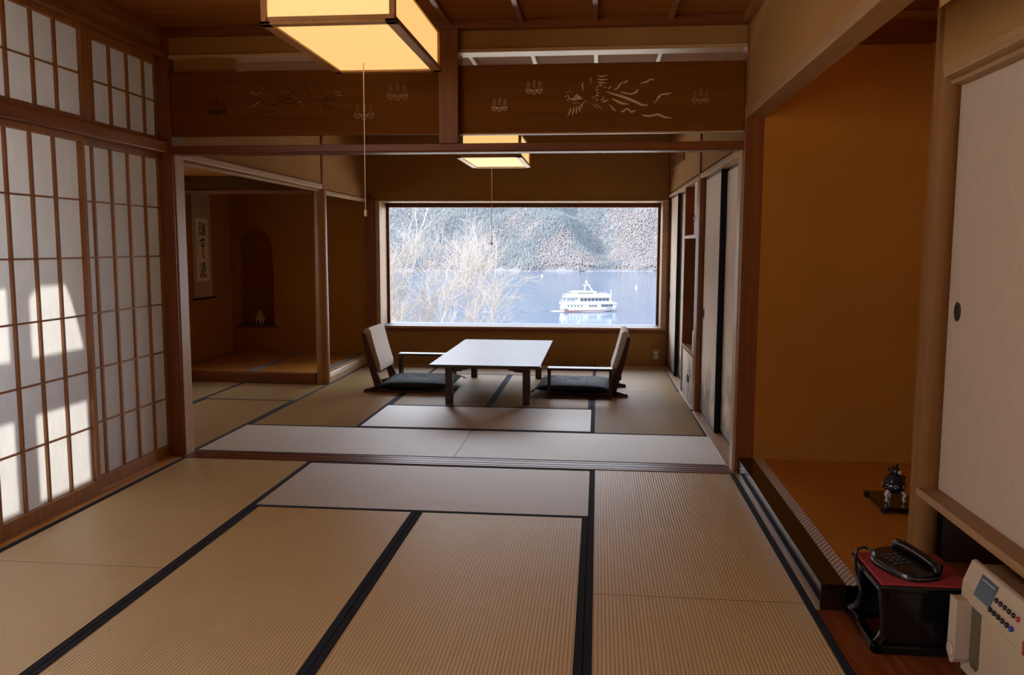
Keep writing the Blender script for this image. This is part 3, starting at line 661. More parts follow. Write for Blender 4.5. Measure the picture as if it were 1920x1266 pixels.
AL = wood('dark_armrest_lacquer', (.02,.010,.008), (.035,.017,.013), 'x', .27)
t = thing('armrest','dark wooden armrest standing in front of the right floor chair','armrest',(-.158,7.755,0),0,'wooden armrests')
MB().box(-.303,.303,-.065,.065,.262,.284).build('top_board', AL, t, .004)
for sx in (-1,1):
    for sy in (-1,1): MB().box(sx*.285-.014,sx*.285+.014,sy*.040-.014,sy*.040+.014,.018,.262).build('post', AL, t, .002)
for sy in (-1,1): MB().box(-.300,.300,sy*.040-.016,sy*.040+.016,0,.020).build('base_rail', AL, t, .003)
for sx in (-1,1): MB().box(sx*.285-.012,sx*.285+.012,-.05,.05,.02,.032).build('cross_rail', AL, t, .002)
dup(t,(-1.775,8.62,0),0,'dark wooden armrest behind the left floor chair near the window wall')

# ------------------------------------------------------------------ pendant lamps
t = thing('pendant_lamp','large paper box lamp close overhead in the near room','ceiling lamp',(-1.170,4.135,2.35),0,'wooden paper box lamps')
w, d, h = .300, .525, .225
W_LAMP = wood('lamp_glow_frame_wood',(.34,.15,.035),(.48,.23,.06),'y',.45)  # frame colour raised to orange to stand for the lamp's glow on it
m = MB()
for sx in (-1,1):
    m.box(sx*w,sx*(w-.048),-d,d,0,.014)
    m.box(sx*(w-.008),sx*(w-.030),-d,d,.014,.034).box(sx*(w-.008),sx*(w-.030),-d,d,h-.02,h)
    for sy in (-1,1): m.box(sx*(w-.004),sx*(w-.030),sy*(d-.004),sy*(d-.030),0,h)
for sy in (-1,1):
    m.box(-w,w,sy*d,sy*(d-.048),0,.014)
    m.box(-w+.008,w-.008,sy*(d-.008),sy*(d-.030),.014,.034).box(-w+.008,w-.008,sy*(d-.008),sy*(d-.030),h-.02,h)
m.build('frame', W_LAMP, t, .002)
m = MB().box(-w+.048,w-.048,-d+.048,d-.048,.010,.013)
m.box(-w+.018,-w+.021,-d+.03,d-.03,.034,h-.02).box(w-.021,w-.018,-d+.03,d-.03,.034,h-.02).box(-w+.03,w-.03,-d+.018,-d+.021,.034,h-.02).box(-w+.03,w-.03,d-.021,d-.018,.034,h-.02)
m.build('paper_shade', LAMP_E, t)
MB().box(-.10,.10,-.10,.10,h+.16,CZ-2.35).tube([(0,0,h-.02),(0,0,h+.17)],.012,10).build('ceiling_hanger', W_LAMP, t)
MB().box(-w+.02,w-.02,-d+.02,d-.02,h-.012,h-.006).build('top_board', W_LAMP, t)
c = MB().tube([(-.075,.30,.012),(-.075,.30,-.76)],.0028,6).build('pull_cord', CORD, t)
MB().lathe([(.004,0),(.009,.004),(.009,.026),(.006,.034),(.002,.038)],(-.075,.30,-.79),12).build('pull_knob', CORD, c)
dup(t,(-1.005,8.19,2.205),0,'smaller-looking paper box lamp over the low table in the far room')

# ------------------------------------------------------------------ near alcove on the right
TZ = .102; TX = .877
struct('trim_32', MB().box(TX,.972,3.24,5.22,-.06,TZ), W_LACQ, 'black lacquered edge of the raised alcove floor on the right', 'step edge', .003)
struct('trim_33', MB().box(.863,TX,3.24,5.215,-.06,.006), W_PALE_Y, 'thin wooden strip between the mats and the lacquered alcove edge', 'strip')
mat_obj(.972,1.90,3.24,5.21,'y','amber alcove mat with a brocade edge in the raised alcove on the right',mat=TAT_TOKO,heri=HERI_PAT,sides=(1,0),z=TZ-.002,t=.08,group='right alcove floor mat',name='alcove_mat',hw=.055)
struct('floor_alcove', MB().box(.97,1.95,3.23,5.22,-.06,.015), W_LACQ, 'base under the right alcove mat', 'floor')
struct('wall_alcove_rear', MB().box(.97,2.2,5.205,5.30,-.06,CZ+.1), PLAST_A, 'ochre back wall of the right alcove', 'wall')
struct('wall_alcove_side', MB().box(1.90,2.02,3.45,5.22,-.06,CZ+.1), PLAST_A, 'ochre side wall of the right alcove behind the round post', 'wall')
struct('trim_34', MB().box(.97,1.90,5.165,5.205,2.575,2.70), W_BEAM_X, 'wooden header board at the top of the right alcove back wall', 'header', .003)
struct('wall_lintel', MB().box(.868,.955,-.6,5.215,2.225,CZ+.02), PLAST, 'plaster wall hanging above the right alcove opening', 'wall')
struct('trim_35', MB().box(.862,.972,-.6,5.215,2.168,2.228), W_TAN_Y, 'pale lintel bar at the bottom of the hanging plaster wall', 'lintel', .004)
struct('trim_36', MB().box(.825,.868,-.6,5.19,2.712,CZ), W_BEAM_Y, 'dark ceiling moulding above the hanging plaster wall', 'moulding')
cr_ = Vector((1.374,3.575))
m = MB().lathe([(.0600,TZ-.05),(.0590,.6),(.0565,1.2),(.0545,1.9),(.0535,2.68)],(cr_.x,cr_.y,0),40)
tag(m.build('trim_37', W_POST), 'round polished alcove post on the right', 'post', None, 'structure')
# tube lamp hidden behind the hanging wall of the right alcove
t = thing('alcove_lamp','slim warm tube lamp hidden behind the lintel of the right alcove','lamp',(1.0,4.35,2.60))
MB().box(-.045,.02,-.62,.62,.02,.05).build('housing', W_BEAM_Y, t)
MB().tube([(-.01,-.58,0),(-.01,.58,0)],.014,10).build('tube', glow('warm_tube_glow',(1.0,.60,.24),2.2), t)
# raised closet on the right
t = thing('raised_closet_door','large plain cream sliding door of the raised closet at the right edge','sliding door',(1.40,2.78,.418))
MB().box(.003,.03,-.77,.765,0,1.665).build('paper_panel', FUSUMA, t)
MB().lathe([(.0001,0),(.024,.001),(.026,.006),(.020,.006),(.018,.003),(.0001,.003)],(0,0,0),24).xf(lambda x,y,z:(.003-z, .655+y, .735+x*1.45)).build('recessed_pull', plain('dark_bronze_pull',(.03,.015,.01),.35), t)
t = thing('raised_closet_door','second cream sliding door of the raised closet, nearer the camera','sliding door',(1.436,1.25,.418))
MB().box(.003,.03,-.80,.80,0,1.665).build('paper_panel', FUSUMA, t)
struct('trim_38', MB().box(1.32,1.46,-.6,3.535,.386,.418), W_TAN_Y, 'pale bottom rail of the raised closet, over the safe', 'rail', .003)
struct('trim_39', MB().box(1.300,1.47,-.6,3.444,2.047,2.092).box(1.35,1.44,-.6,3.50,2.030,2.048), W_TAN_Y, 'pale head rail of the raised closet', 'rail', .003)
struct('wall_closet_upper', MB().box(1.318,1.5,-.6,3.505,2.085,2.325), PLAST, 'plaster above the raised closet doors', 'wall')
struct('trim_40', MB().box(1.300,1.5,-.6,3.515,2.325,CZ), W_BEAM_Y, 'brown timber above the plaster of the raised closet', 'beam')
DARKB = wood('closet_shade_board',(.030,.011,.004),(.05,.019,.007),'y',.7)  # colour darkened to stand for the shade under the closet
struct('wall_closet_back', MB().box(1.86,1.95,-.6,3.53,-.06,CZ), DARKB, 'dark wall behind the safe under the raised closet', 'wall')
struct('trim_43', MB().box(1.47,1.855,-.6,3.53,.40,.43), DARKB, 'dark board forming the floor of the raised closet', 'board')
struct('wall_alcove_divider', MB().box(1.44,1.95,3.54,3.60,-.06,CZ+.1), DARKB, 'short dark wall between the right alcove and the raised closet', 'wall')
struct('ceiling_alcove', MB().box(.9,2.2,-.8,5.3,CZ+.0,CZ+.02), W_CEIL, 'dark ceiling over the right alcove', 'ceiling')
struct('wall_back', MB().box(-3.0,2.2,-.8,-.6,-.06,CZ+.1), PLAST, 'plaster wall behind the camera', 'wall')

# ornament in the right alcove
t = thing('ornament_stand','dark notched wooden stand on the amber alcove mat','stand',(1.50,4.32,TZ))
MB().prism([(-.085,-.15),(.10,-.15),(.115,-.135),(.10,-.12),(.10,.12),(.115,.135),(.10,.15),(-.085,.15),(-.10,.135),(-.085,.12),(-.085,-.12),(-.10,-.135)],.008,.030,'z').build('board', W_LACQ, t, .002)
for sx in (-.08,.09):
    for sy in (-.13,.13): MB().box(sx-.012,sx+.012,sy-.012,sy+.012,0,.013).build('foot', W_LACQ, t)
burner('incense_burner','dark blue glazed incense burner with pale legs on the notched stand',(1.495,4.29,TZ+.030),1.02,DKP,PAL,.6)

# telephone stand and telephone
t = thing('telephone_stand','black lacquered stool with a red top at the lower right','stand',(1.13,3.05,0))
MB().box(-.155,.165,-.165,.165,.222,.244).build('top_board', LACQ_BLK, t, .006)
MB().box(-.145,.155,-.155,.155,.244,.252).build('red_pad', weave('dark_red_felt',(.36,.03,.035),(.46,.05,.055),300,.95), t, .004)
for sx in (-1,1):
    for sy in (-1,1):
        m = MB().tube([(sx*.130,sy*.135,.224),(sx*.126,sy*.130,.17),(sx*.118,sy*.122,.11),(sx*.128,sy*.132,.05),(sx*.150,sy*.150,.03)],[.020,.016,.014,.017,.020],10)
        m.build('leg', LACQ_BLK, t)
MB().box(-.165,.165,-.165,-.13,0,.032).box(-.165,.165,.13,.165,0,.032).box(-.165,-.13,-.165,.165,0,.032).box(.13,.165,-.165,.165,0,.032).build('base_frame', LACQ_BLK, t, .006)
MB().box(-.13,.13,-.145,-.125,.03,.224).box(-.13,.13,.13,.15,.03,.224).box(.115,.135,-.14,.14,.03,.224).build('side_panel', LACQ_BLK, t, .003)
PB = plain('black_telephone_plastic',(.010,.008,.007),.22); PG = plain('grey_trim',(.42,.42,.46),.25,Metallic=.6)
t = thing('telephone','black push-button telephone lying on the red stool top','telephone',(1.115,3.045,.252),.30)
def slab(a, b, z0, z1, tilt, ex=2.6, n=36):
    m = MB(); ring = []
    for k in range(n):
        th = 2*PI*k/n; c, s_ = math.cos(th), math.sin(th)
        ring.append((a*math.copysign(abs(c)**(2/ex),c), b*math.copysign(abs(s_)**(2/ex),s_)))
    vs = []
    for f, z in ((1,z0),(1,z0+.5*(z1-z0)),(.96,z1-.004),(.90,z1)): vs += [(x*f, y*f, z + (tilt*y*f if z > z0 else 0)) for x,y in ring]
    fs = [(i*n+k,i*n+(k+1)%n,(i+1)*n+(k+1)%n,(i+1)*n+k) for i in range(3) for k in range(n)]
    m.add(vs,fs,True); m.add(vs[:n],[tuple(range(n-1,-1,-1))]); m.add(vs[-n:],[tuple(range(n))]); return m
slab(.092,.128,.0,.034,.05).build('body', PB, t)
slab(.0935,.1295,.012,.017,.04).build('trim_band', PG, t)
m = MB().tube([(.040,-.120,.024),(.047,-.105,.040),(.050,-.07,.047),(.052,0,.050),(.050,.07,.053),(.046,.108,.050),(.040,.122,.038)],[.012,.021,.018,.0155,.018,.021,.012],14)
m.build('handset', PB, t)
MB().tube([(.030,-.105,.046),(.033,-.06,.053),(.037,0,.056),(.034,.06,.061),(.026,.110,.060)],.0022,6).build('handset_trim', PG, t)
m = MB()
for i in range(4):
    for j in range(3): m.box(-.066+j*.024,-.052+j*.024,-.035+i*.024,-.022+i*.024,.024,.0375+.0012*i)
m.build('keypad', plain('dark_grey_keys',(.05,.045,.04),.3), t, .002)
cz_, sz_ = math.cos(-.30), math.sin(-.30)
pts = []
for p in ((1.035,3.150,.275),(1.010,3.175,.280),(.985,3.165,.275),(.968,3.130,.250),(.962,3.100,.215),(.966,3.080,.180),(.974,3.070,.150)):
    dx, dy = p[0]-1.115, p[1]-3.045; pts.append((dx*cz_-dy*sz_, dx*sz_+dy*cz_, p[2]-.252))
MB().tube(pts,.0055,8).build('coiled_cord', PB, t)

# safe
CRM = plain('cream_enamel',(.50,.38,.25),.42); CRM2 = plain('cream_plastic_panel',(.55,.43,.31),.38)
t = thing('safe','cream electronic room safe standing under the raised closet','safe',(1.217,2.585,0))
MB().box(.03,.34,-.23,.205,.0,.374).build('body', wood('brown_safe_case',(.14,.07,.035),(.18,.09,.045),'y',.35), t, .004)
dr = MB().prism([(0,.012),(.034,.012),(.034,.384),(.028,.388),(.016,.385),(-.010,.315),(-.012,.262),(0,.252)],-.235,.210,'y').build('door', CRM, t, .003)
SL = lambda v, y, d: (-.0105+.026*v/.07 - d*.93, y, .316+v - d*.35)   # on the sloping panel
def panel(m, y0, y1, v0, v1, d0, d1):
    q = [(y0,v0),(y1,v0),(y1,v1),(y0,v1)]
    return m.add([SL(v,y,d0) for y,v in q]+[SL(v,y,d1) for y,v in q],[(0,1,2,3),(7,6,5,4),(0,4,5,1),(1,5,6,2),(2,6,7,3),(3,7,4,0)])
panel(MB(),.010,.118,-.010,.056,-.002,.0016).build('display', plain('grey_blue_display',(.10,.13,.17),.18), dr)
panel(MB(),.012,.116,.040,.054,.001,.0022).build('display_label', plain('dark_slate_label',(.05,.06,.09),.4), dr)
m = MB()
for i in range(7): panel(m,.022+i*.012,.031+i*.012,.044,.049,.0018,.0028)
m.build('label_marks', plain('pale_grey_print',(.35,.36,.40),.5), dr)
K0 = plain('black_key',(.012,.010,.012),.25); KR = plain('red_key',(.42,.03,.02),.3); KB = plain('blue_key',(.03,.045,.35),.3)
for r_ in range(2):
    for i in range(6):
        y = -.008-i*.0262+r_*.010; v = .024-r_*.034
        c = SL(v,y,.002); m = MB().ball(c,.006,.0082,.0085,12,7)
        m.build('button', (KR if r_ == 0 else KB) if i == 5 else K0, dr)
m = MB().prism([(.150,.268),(.205,.268),(.208,.10),(.200,.065),(.182,.048),(.163,.052),(.150,.072)],-.048,-.002,'x').build('handle', CRM2, dr, .006, 3)
MB().lathe([(.0001,0),(.024,0),(.026,.003),(.020,.006),(.0001,.006)],(0,0,0),24).xf(lambda x,y,z:(-.048-z,.179+x,.092+y)).build('pivot_cap', CRM2, m)
MB().prism([(.085,.25),(.150,.25),(.150,.07),(.135,.055),(.10,.055),(.085,.07)],-.0025,.002,'x').build('handle_recess', plain('shadowed_recess',(.12,.085,.05),.5), dr)
MB().box(-.015,-.010,-.233,-.195,.262,.30).build('red_label', plain('red_sticker',(.35,.04,.03),.5), dr)

# ------------------------------------------------------------------ outside: gallery beyond the shoji
struct('floor_gallery', MB().box(-4.2,-2.93,-.7,5.3,-.30,-.01), W_PALE_Y, 'boarded gallery floor outside the shoji', 'floor')
OX0, OX1 = -3.98, -3.90
SUN_D = Vector((.80,.34,-.50)).normalized()
def shift(X): return (X+2.83)/SUN_D.x      # run back along the sun from the paper to plane X
k = shift(-3.90)
oy = lambda y: y + SUN_D.y*k
oz = lambda z: z + SUN_D.z*k
ycuts = [(.45,.95),(1.08,1.55),(1.68,2.15),(2.28,2.73),(2.82,3.26),(3.34,3.745),(3.872,4.33)]
rows = [(.10,.595),(.842,1.245)]
m = MB()
edges = [oy(.45)-.02] + [oy(v) for c in ycuts for v in c] + [5.3]
# solid strips between the openings
for i in range(0,len(edges),2): m.box(OX0,OX1,edges[i],edges[i+1],-.1,2.9)
for c in ycuts:
    a, b = oy(c[0]), oy(c[1])
    if c[1] < 3.3:
        m.box(OX0,OX1,a,b,-.1,oz(.10)).box(OX0,OX1,a,b,2.75,2.9); continue  # tall openings out of view add sun on the nearer paper
    m.box(OX0,OX1,a,b,-.1,oz(rows[0][0])).box(OX0,OX1,a,b,oz(rows[0][1]),oz(rows[1][0])).box(OX0,OX1,a,b,oz(rows[1][1]),2.9)
# curved blocker added to round off the upper sun patch
a, b = oy(3.872), oy(4.33); zt, zb = oz(1.245), oz(.842)
for i in range(10):
    y0 = a+(b-a)*i/10; y1 = a+(b-a)*(i+1)/10
    def dep(u): return .40*max(0,(1-u/.62))**2.2*.36 + (.41*max(0,(u-.62)/.38)**1.5)
    z0, z1 = zt-dep(i/10), zt-dep((i+1)/10)
    m.add([(OX1,y0,zt+.01),(OX1,y1,zt+.01),(OX1,y1,z1),(OX1,y0,z0)],[(0,1,2,3)])
struct('wall_unseen_gallery', m, plain('unseen_gallery_plaster',(.58,.58,.60),.9), 'unseen outer gallery wall with openings shaped to put sun patches on the shoji', 'wall')  # unseen wall, its openings shaped to throw the sun patches
struct('roof_unseen_gallery', MB().box(-4.3,-2.9,.95,5.4,2.88,2.98), W_CEIL, 'unseen gallery roof outside the shoji', 'roof')  # roof stops short so the added doorway gets more sky

# ------------------------------------------------------------------ outside: lake, hills, ferry, trees
LZ = -30.0
m_, nt, out = newmat('lake_water'); b = pbsdf(nt, out, (.04,.06,.09), .10); b.inputs['IOR'].default_value = 1.33
wv = noise(nt, coords(nt,(.06,.5,1)), 1.0, 4, .6); bump(nt, b, wv, .25, .08)
struct('lake', MB().add([(-3500,60,LZ),(3000,60,LZ),(3000,1500,LZ),(-3500,1500,LZ)],[(0,1,2,3)]), m_, 'calm blue lake below the window', 'lake')
rn = random.Random(11)
def nz(x, y):
    return math.sin(x*.011+1.3*math.sin(y*.006))*.5 + math.sin(x*.027+y*.013+2)*.3 + math.sin(x*.061-y*.037)*.2
def hh(x, y):
    sh = 1085 + .10*(x+270) + 10*math.sin(x*.03)+6*math.sin(x*.083)
    d = y - sh
    if d < 0: return LZ-2
    base = 1.2*min(d,8)/8*3 + d*.40 + max(0,d-300)*.28 + 26*nz(x,y)*min(1,d/160)  # upper slope steepened out of view to block sky from the tabletop
    gx = 25 + (y-sh)*-.22                    # gully
    base -= 26*math.exp(-((x-gx)/38)**2)*min(1,d/90)
    base += 18*math.exp(-((x-gx+60)/40)**2)*min(1,d/90)
    base -= max(0,-(x+235))*.55*min(1,d/60)*(1 if d > 30 else 0)*.8
    return LZ + max(base, -1)
NXg, NYg = 110, 60
vs = []; fs = []
for j in range(NYg+1):
    for i in range(NXg+1):
        x = -900+1500*i/NXg; y = 1040+ 1000*(j/NYg)**1.35; vs.append((x,y,hh(x,y)))
for j in range(NYg):
    for i in range(NXg):
        a = j*(NXg+1)+i; fs.append((a,a+1,a+NXg+2,a+NXg+1))
HILL, nt, out = newmat('hillside_leaf_litter'); b = pbsdf(nt,out,(.2,.17,.13),1.0)
nt.links.new(ramp(nt,noise(nt,coords(nt),.05,4),[(.35,(.060,.060,.066)),(.65,(.075,.072,.073))]),b.inputs['Base Color'])
struct('hill', MB().add(vs,fs,True), HILL, 'wooded hillside across the lake', 'hill')
def foliage_mat(name, a, c, s_=.16):
    m_, nt, out = newmat(name); b = pbsdf(nt,out,a,1.0); b.inputs['Specular IOR Level'].default_value = .1
    nt.links.new(ramp(nt,noise(nt,coords(nt),s_,3,.7),[(.32,a),(.68,c)]),b.inputs['Base Color']); return m_
CON = foliage_mat('grey_green_conifer',(.070,.080,.090),(.102,.112,.112)); DEC = foliage_mat('pale_bare_woodland',(.080,.073,.074),(.108,.098,.094))
mc = MB(); md = MB()
for _ in range(52000):
    y = 1078+ 380*rn.random()**1.1; x = rn.uniform(-.31,.14)*y
    z = hh(x,y)
    if z < LZ+.4: continue
    d = y-(1085+.10*(x+270))
    n_ = nz(x*1.7+300,y*1.5)+.35*nz(x*4,y*4+90)
    px = x/y
    con = n_ + (-px-.10)*5.0 + (d-120)/260 + .22 + rn.gauss(0,.16)
    if con > 0:
        h_ = rn.uniform(3.2,5.6); r_ = h_*.21; k_ = 5; ph = rn.random()*6
        for z0,z1,rr0 in ((.1,.62,1.0),(.42,1.0,.68)):
            ring = [(x+r_*rr0*math.cos(ph+2*PI*q/k_), y+r_*rr0*math.sin(ph+2*PI*q/k_), z+h_*z0) for q in range(k_)]
            mc.add(ring+[(x,y,z+h_*z1)],[(q,(q+1)%k_,k_) for q in range(k_)])
    else:
        r_ = rn.uniform(.9,1.6); h_ = r_*rn.uniform(.8,1.15); k_ = 5; ph = rn.random()*6
        vs = []
        for zz,rr0 in ((-.1,1.0),(.45,1.0),(.9,.70)): vs += [(x+r_*rr0*rn.uniform(.8,1.15)*math.cos(ph+2*PI*q/k_), y+r_*rr0*math.sin(ph+2*PI*q/k_), z+h_*(zz+rn.uniform(-.08,.08))*1.5) for q in range(k_)]
        vs.append((x,y,z+h_*1.75))
        md.add(vs,[(i*k_+q,i*k_+(q+1)%k_,(i+1)*k_+(q+1)%k_,(i+1)*k_+q) for i in range(2) for q in range(k_)]+[(2*k_+q,2*k_+(q+1)%k_,3*k_) for q in range(k_)])
tag(mc.build('conifer_forest', CON),'grey-green conifer forest covering the hillside across the lake','forest',None,'stuff')
tag(md.build('bare_forest', DEC),'pale leafless woodland on the lower hillside across the lake','forest',None,'stuff')
vs = []; fs = []
for j in range(14):
    for i in range(50):
        x = -2600+4000*i/49; y = 2300+120*j; vs.append((x,y,LZ+ j*38 + 60*nz(x*.5,y*.5) + max(0,-(x+300))*.10))
for j in range(13):
    for i in range(49): a = j*50+i; fs.append((a,a+1,a+51,a+50))
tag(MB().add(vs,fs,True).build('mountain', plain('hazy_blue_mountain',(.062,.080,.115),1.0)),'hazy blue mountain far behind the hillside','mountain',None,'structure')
struct('ground', MB().add([(-60,11,-6.2),(60,11,-6.2),(90,60,-9),(-90,60,-9),(140,180,LZ-1),(-140,180,LZ-1)],[(0,1,2,3),(3,2,4,5)]), plain('daylight_bounce_slope',(.70,.57,.40),1.0), 'unseen pale slope below the window that bounces daylight indoors', 'ground')  # unseen slope, coloured pale and warm to bounce daylight indoors

# bare trees
BARK = plain('pale_sunlit_bark',(.135,.124,.118),.9)
def bare_tree(label, base, seed, stems, H):
    r = random.Random(seed); m = MB(); cnt = [0]
    t = thing('bare_tree', label, 'tree', base)
    tw = MB()
    def grow(p, d, L, rad, lev):
        n = 4 if lev < 3 else 3; pts = [p]; q = p.copy(); dd = d.copy()
        for i in range(n):
            dd = (dd + Vector((r.gauss(0,.13),r.gauss(0,.13),r.gauss(.05,.10)))).normalized(); q = q + dd*(L/n); pts.append(q.copy())
        rads = [rad*(1-.45*i/n) for i in range(n+1)]
        (m if lev < 3 else tw).tube(pts, rads, 6 if lev < 2 else 4 if lev < 3 else 3, False, lev < 3)
        if lev >= 5: return
        nc = (3,4,5,4,3)[lev]
        for c in range(nc):
            f = (c+1)/nc if c < nc-1 else 1.0
            f = .35+.65*f
            i = min(int(f*n),n-1); a = pts[i].lerp(pts[i+1], f*n-i)
            perp = dd.cross(Vector((r.gauss(0,1),r.gauss(0,1),r.gauss(0,1)))).normalized()
            sp = r.uniform(.35,.80)
            nd = (dd*math.cos(sp)+perp*math.sin(sp)+Vector((0,0,.10))).normalized()
            grow(a, nd, L*r.uniform(.55,.78), max(rad*.52,.0042), lev+1)
    for (dx,dy,dz,L,rad) in stems: grow(Vector((0,0,0)), Vector((dx,dy,dz)).normalized(), L*H, rad, 0)
    m.build('branches', BARK, t); tw.build('twigs', BARK, t)
    return t
bare_tree('bare pale tree spreading its twigs across the left half of the window',(-4.65,23.5,-2.9),5,
  [(-.55,.1,1,.55,.07),(.10,-.2,1,.50,.06),(.75,.1,1,.58,.065),(-1.2,.2,1,.50,.055),(1.45,-.1,1.0,.40,.05)],3.5)
bare_tree('taller bare tree at the far left of the window, partly behind the jamb',(-6.9,24.5,-3.0),9,
  [(.25,.0,1,.60,.08),(.75,-.1,1,.60,.07),(-.5,.1,1,.5,.06),(1.2,.1,1,.5,.055)],4.2)

# ferry
WH = plain('white_ship_paint',(.30,.30,.285),.4); SG = plain('dark_ship_glass',(.030,.042,.060),.5,Specular_IOR_Level=.15); RD = plain('red_boot_topping',(.13,.05,.055),.5); GR = plain('green_tinted_glass',(.05,.11,.07),.5,Specular_IOR_Level=.2); STK_ = plain('grey_stripe_paint',(.06,.065,.08),.6,Specular_IOR_Level=.2)
t = thing('ferry','white sightseeing ferry crossing the lake','ferry',(-4.3,414,LZ),.30)
def hull(z0,z1,y0,y1,xs,xe0,xe1,n=12):
    m = MB(); vs = []
    for z,yw,xe in ((z0,y0,xe0),(z1,y1,xe1)):
        L = [(xs,-yw*.9)]; 
        for i in range(n+1):
            a = i/n; x = xs+(xe-xs)*a; w = yw*(1-max(0,(a-.55)/.45)**2.2); L.append((x,-w))
        full = L + [(x,-y) for x,y in L[::-1]]
        vs.append([(x,y,z+(.9*max(0,(x-4)/10)**2 if z == z1 else 0)) for x,y in full])
    k_ = len(vs[0])
    m.add(vs[0]+vs[1],[(i,(i+1)%k_,(i+1)%k_+k_,i+k_) for i in range(k_)]+[tuple(range(k_-1,-1,-1)),tuple(range(k_,2*k_))]); return m
hull(-.3,.75,3.4,3.7,-13.4,12.4,13.4).build('boot_stripe', RD, t)
hull(.75,2.0,3.7,4.0,-13.8,13.4,14.3).build('hull', WH, t)
MB().prism([(-13.6,1.6),(12.0,2.0),(11.4,3.7),(-13.6,3.7)],-3.3,3.3,'y').build('lower_cabin', WH, t)
MB().prism([(-14.2,3.6),(13.2,3.85),(13.2,4.1),(12.4,4.35),(-14.2,4.5)],-3.8,3.8,'y').build('middle_deck', WH, t)
MB().prism([(-6.5,4.4),(11.2,4.4),(9.6,7.0),(-6.5,7.0)],-3.0,3.0,'y').build('upper_cabin', WH, t)
MB().box(-12.6,10.3,-3.6,3.6,6.95,7.65).build('top_deck', WH, t)
MB().prism([(-8.2,7.6),(3.6,7.6),(2.2,9.4),(-8.2,9.4)],-2.2,2.2,'y').build('wheelhouse', WH, t)
MB().prism([(-10.0,9.5),(-9.0,9.35),(3.2,9.35),(2.6,9.9),(-7,10.1)],-2.6,2.6,'y').build('wheelhouse_roof', WH, t)
def wins(name, x0, x1, n, z0, z1, yw, mat, gap=.28):
    m = MB(); L = (x1-x0)/n
    for i in range(n):
        for sy in (-1,1): m.box(x0+i*L+gap*L*.5, x0+(i+1)*L-gap*L*.5, sy*yw, sy*(yw+.06), z0, z1)
    m.build(name, mat, t)
wins('lower_window_row',5.2,11.2,5,2.25,3.45,3.3,SG,.12); wins('lower_window_row',-1.2,3.2,4,2.25,3.25,3.3,SG,.3); wins('lower_window_row',-12.2,-4,5,2.35,3.2,3.3,STK_,.55)
wins('upper_window_row',-5.5,9.4,8,5.15,6.55,3.0,SG,.14)
wins('wheelhouse_window_row',-6.5,1.4,6,7.95,9.1,2.2,GR,.25)
MB().box(-2.5,7.3,-3.84,-3.78,4.55,4.72).box(-2.5,7.3,3.78,3.84,4.55,4.72).build('side_stripe', STK_, t)
MB().box(-13.85,-11.6,-3.9,3.9,.9,1.5).build('stern_vent', STK_, t)
m = MB().tube([(-2.6,0,10),(-1.6,0,14.6)],[.35,.15],6).tube([(1.6,0,9.9),(-1.6,0,14.6)],[.4,.15],6).tube([(-2.0,-1.4,12.7),(-2.0,1.4,12.7)],.14,6).tube([(-3.4,0,12.7),(.4,0,12.7)],.16,6).box(-1.9,-1.2,-.4,.4,14.2,15.0); m.build('mast', WH, t)
m = MB()
for x,h_ in ((10.1,10.6),(6.6,9.4),(4.6,9.6),(-12.2,9.3)): m.tube([(x,-3.2,7.6),(x,-3.2,h_)],.14,6)
m.tube([(-12.5,-3.5,4.4),(-12.5,-3.5,7)],.13,6).tube([(-12.5,3.5,4.4),(-12.5,3.5,7)],.13,6).build('flag_poles', WH, t)
m = MB()
for z,x0,x1,y in ((8.1,-12.4,10.2,3.5),(8.6,-12.4,10.2,3.5),(5.0,-14,-6.5,3.7),(5.5,-14,-6.5,3.7)):
    for sy in (-1,1): m.tube([(x0,sy*y,z),(x1,sy*y,z)],.07,5)
m.box(-12.4,10.2,-3.52,-3.48,7.6,8.5).build('railing', WH, t)
# wake
m = MB(); rw_ = random.Random(4)
for i in range(60):
    a = i/59; x = -18-42*a; y = 409-10*a + rw_.uniform(-1,1)*(1+5*a); w = (1.2+2.2*a)*rw_.uniform(.5,1.2); l = rw_.uniform(1.2,3.0)
    m.add([(x,y-w*.5,LZ+.05),(x-l,y-w*.4,LZ+.05),(x-l*1.2,y+w*.2,LZ+.05),(x-l*.3,y+w*.5,LZ+.05)],[(0,1,2,3)])
tag(m.build('wake', plain('dark_ruffled_water',(.03,.04,.055),.5)),'dark wake line trailing behind the ferry','wake',None,'stuff')
tag(hull(-.01,.12,3.6,4.6,-18.5,13.6,14.6).xf(lambda x,y,z:(x*math.cos(.3)-y*math.sin(.3)-4.3, x*math.sin(.3)+y*math.cos(.3)+414, z+LZ)).build('foam', plain('white_foam',(.16,.165,.175),.8)),'white foam on the water around the ferry hull','foam',None,'stuff')
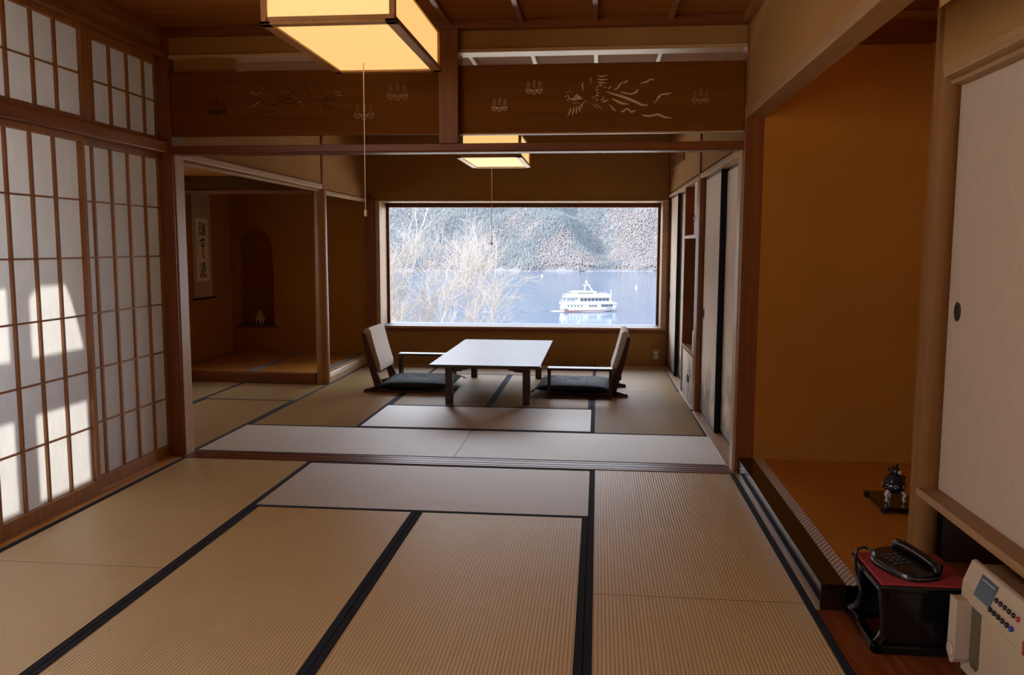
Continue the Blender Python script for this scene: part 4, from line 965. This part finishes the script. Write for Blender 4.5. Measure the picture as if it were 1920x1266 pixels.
for lab,x,y in (('tiny white buoy on the water right of the ferry',29.4,660),('tiny white buoy near the far shore left of the ferry',-60,900)):
    t = thing('buoy',lab,'buoy',(x,y,LZ),0,'white buoys')
    MB().lathe([(.9,-.1),(1.0,.5),(.4,1.0),(.12,1.2),(.12,2.6)],(0,0,0),10).build('float', WH, t)

# ------------------------------------------------------------------ light
wld = bpy.data.worlds.new('world'); sc.world = wld; wld.use_nodes = True
nt = wld.node_tree; bg = nt.nodes['Background']
tcw = nt.nodes.new('ShaderNodeTexCoord'); sw = nt.nodes.new('ShaderNodeSeparateXYZ'); nt.links.new(tcw.outputs['Generated'], sw.inputs[0])
nt.links.new(ramp(nt, sw.outputs['Z'], [(.0,(1.0,.93,.84)),(.06,(.95,.96,1.0)),(.3,(.84,.90,1.0)),(.9,(.55,.71,1.0))]), bg.inputs[0])
SKY = 2.0; bg.inputs[1].default_value = SKY
def sun(name, d, e, col, ang):
    l = bpy.data.lights.new(name,'SUN'); l.energy = e; l.color = col; l.angle = ang
    o = bpy.data.objects.new(name,l); COL.objects.link(o); o.rotation_euler = Vector(d).to_track_quat('-Z','Y').to_euler(); return o
sun('sun', SUN_D, 3.4, (1,.93,.82), math.radians(1.2))
def portal(name, loc, rot, sx, sy):
    l = bpy.data.lights.new(name,'AREA'); l.shape = 'RECTANGLE'; l.size = sx; l.size_y = sy; l.cycles.is_portal = True
    o = bpy.data.objects.new(name,l); COL.objects.link(o); o.location = loc; o.rotation_euler = rot; return o
portal('window_portal', (-.93,10.42,1.17), (-PI/2,0,0), 3.5, 1.6)
portal('added_doorway_portal', (-2.95,.15,1.0), (0,-PI/2,0), 1.9, 1.4)  # sky light through the doorway added behind the camera

# ------------------------------------------------------------------ view
vs_ = sc.view_settings
vs_.view_transform = 'Standard'; vs_.look = 'None'; vs_.exposure = 2.28; vs_.gamma = 1.0; vs_.use_curve_mapping = False
sc.cycles.use_denoising = True
sc.cycles.max_bounces = 10; sc.cycles.diffuse_bounces = 6; sc.cycles.glossy_bounces = 4; sc.cycles.transmission_bounces = 8; sc.cycles.transparent_max_bounces = 8
sc.cycles.sample_clamp_indirect = 6; sc.cycles.caustics_reflective = False; sc.cycles.caustics_refractive = False
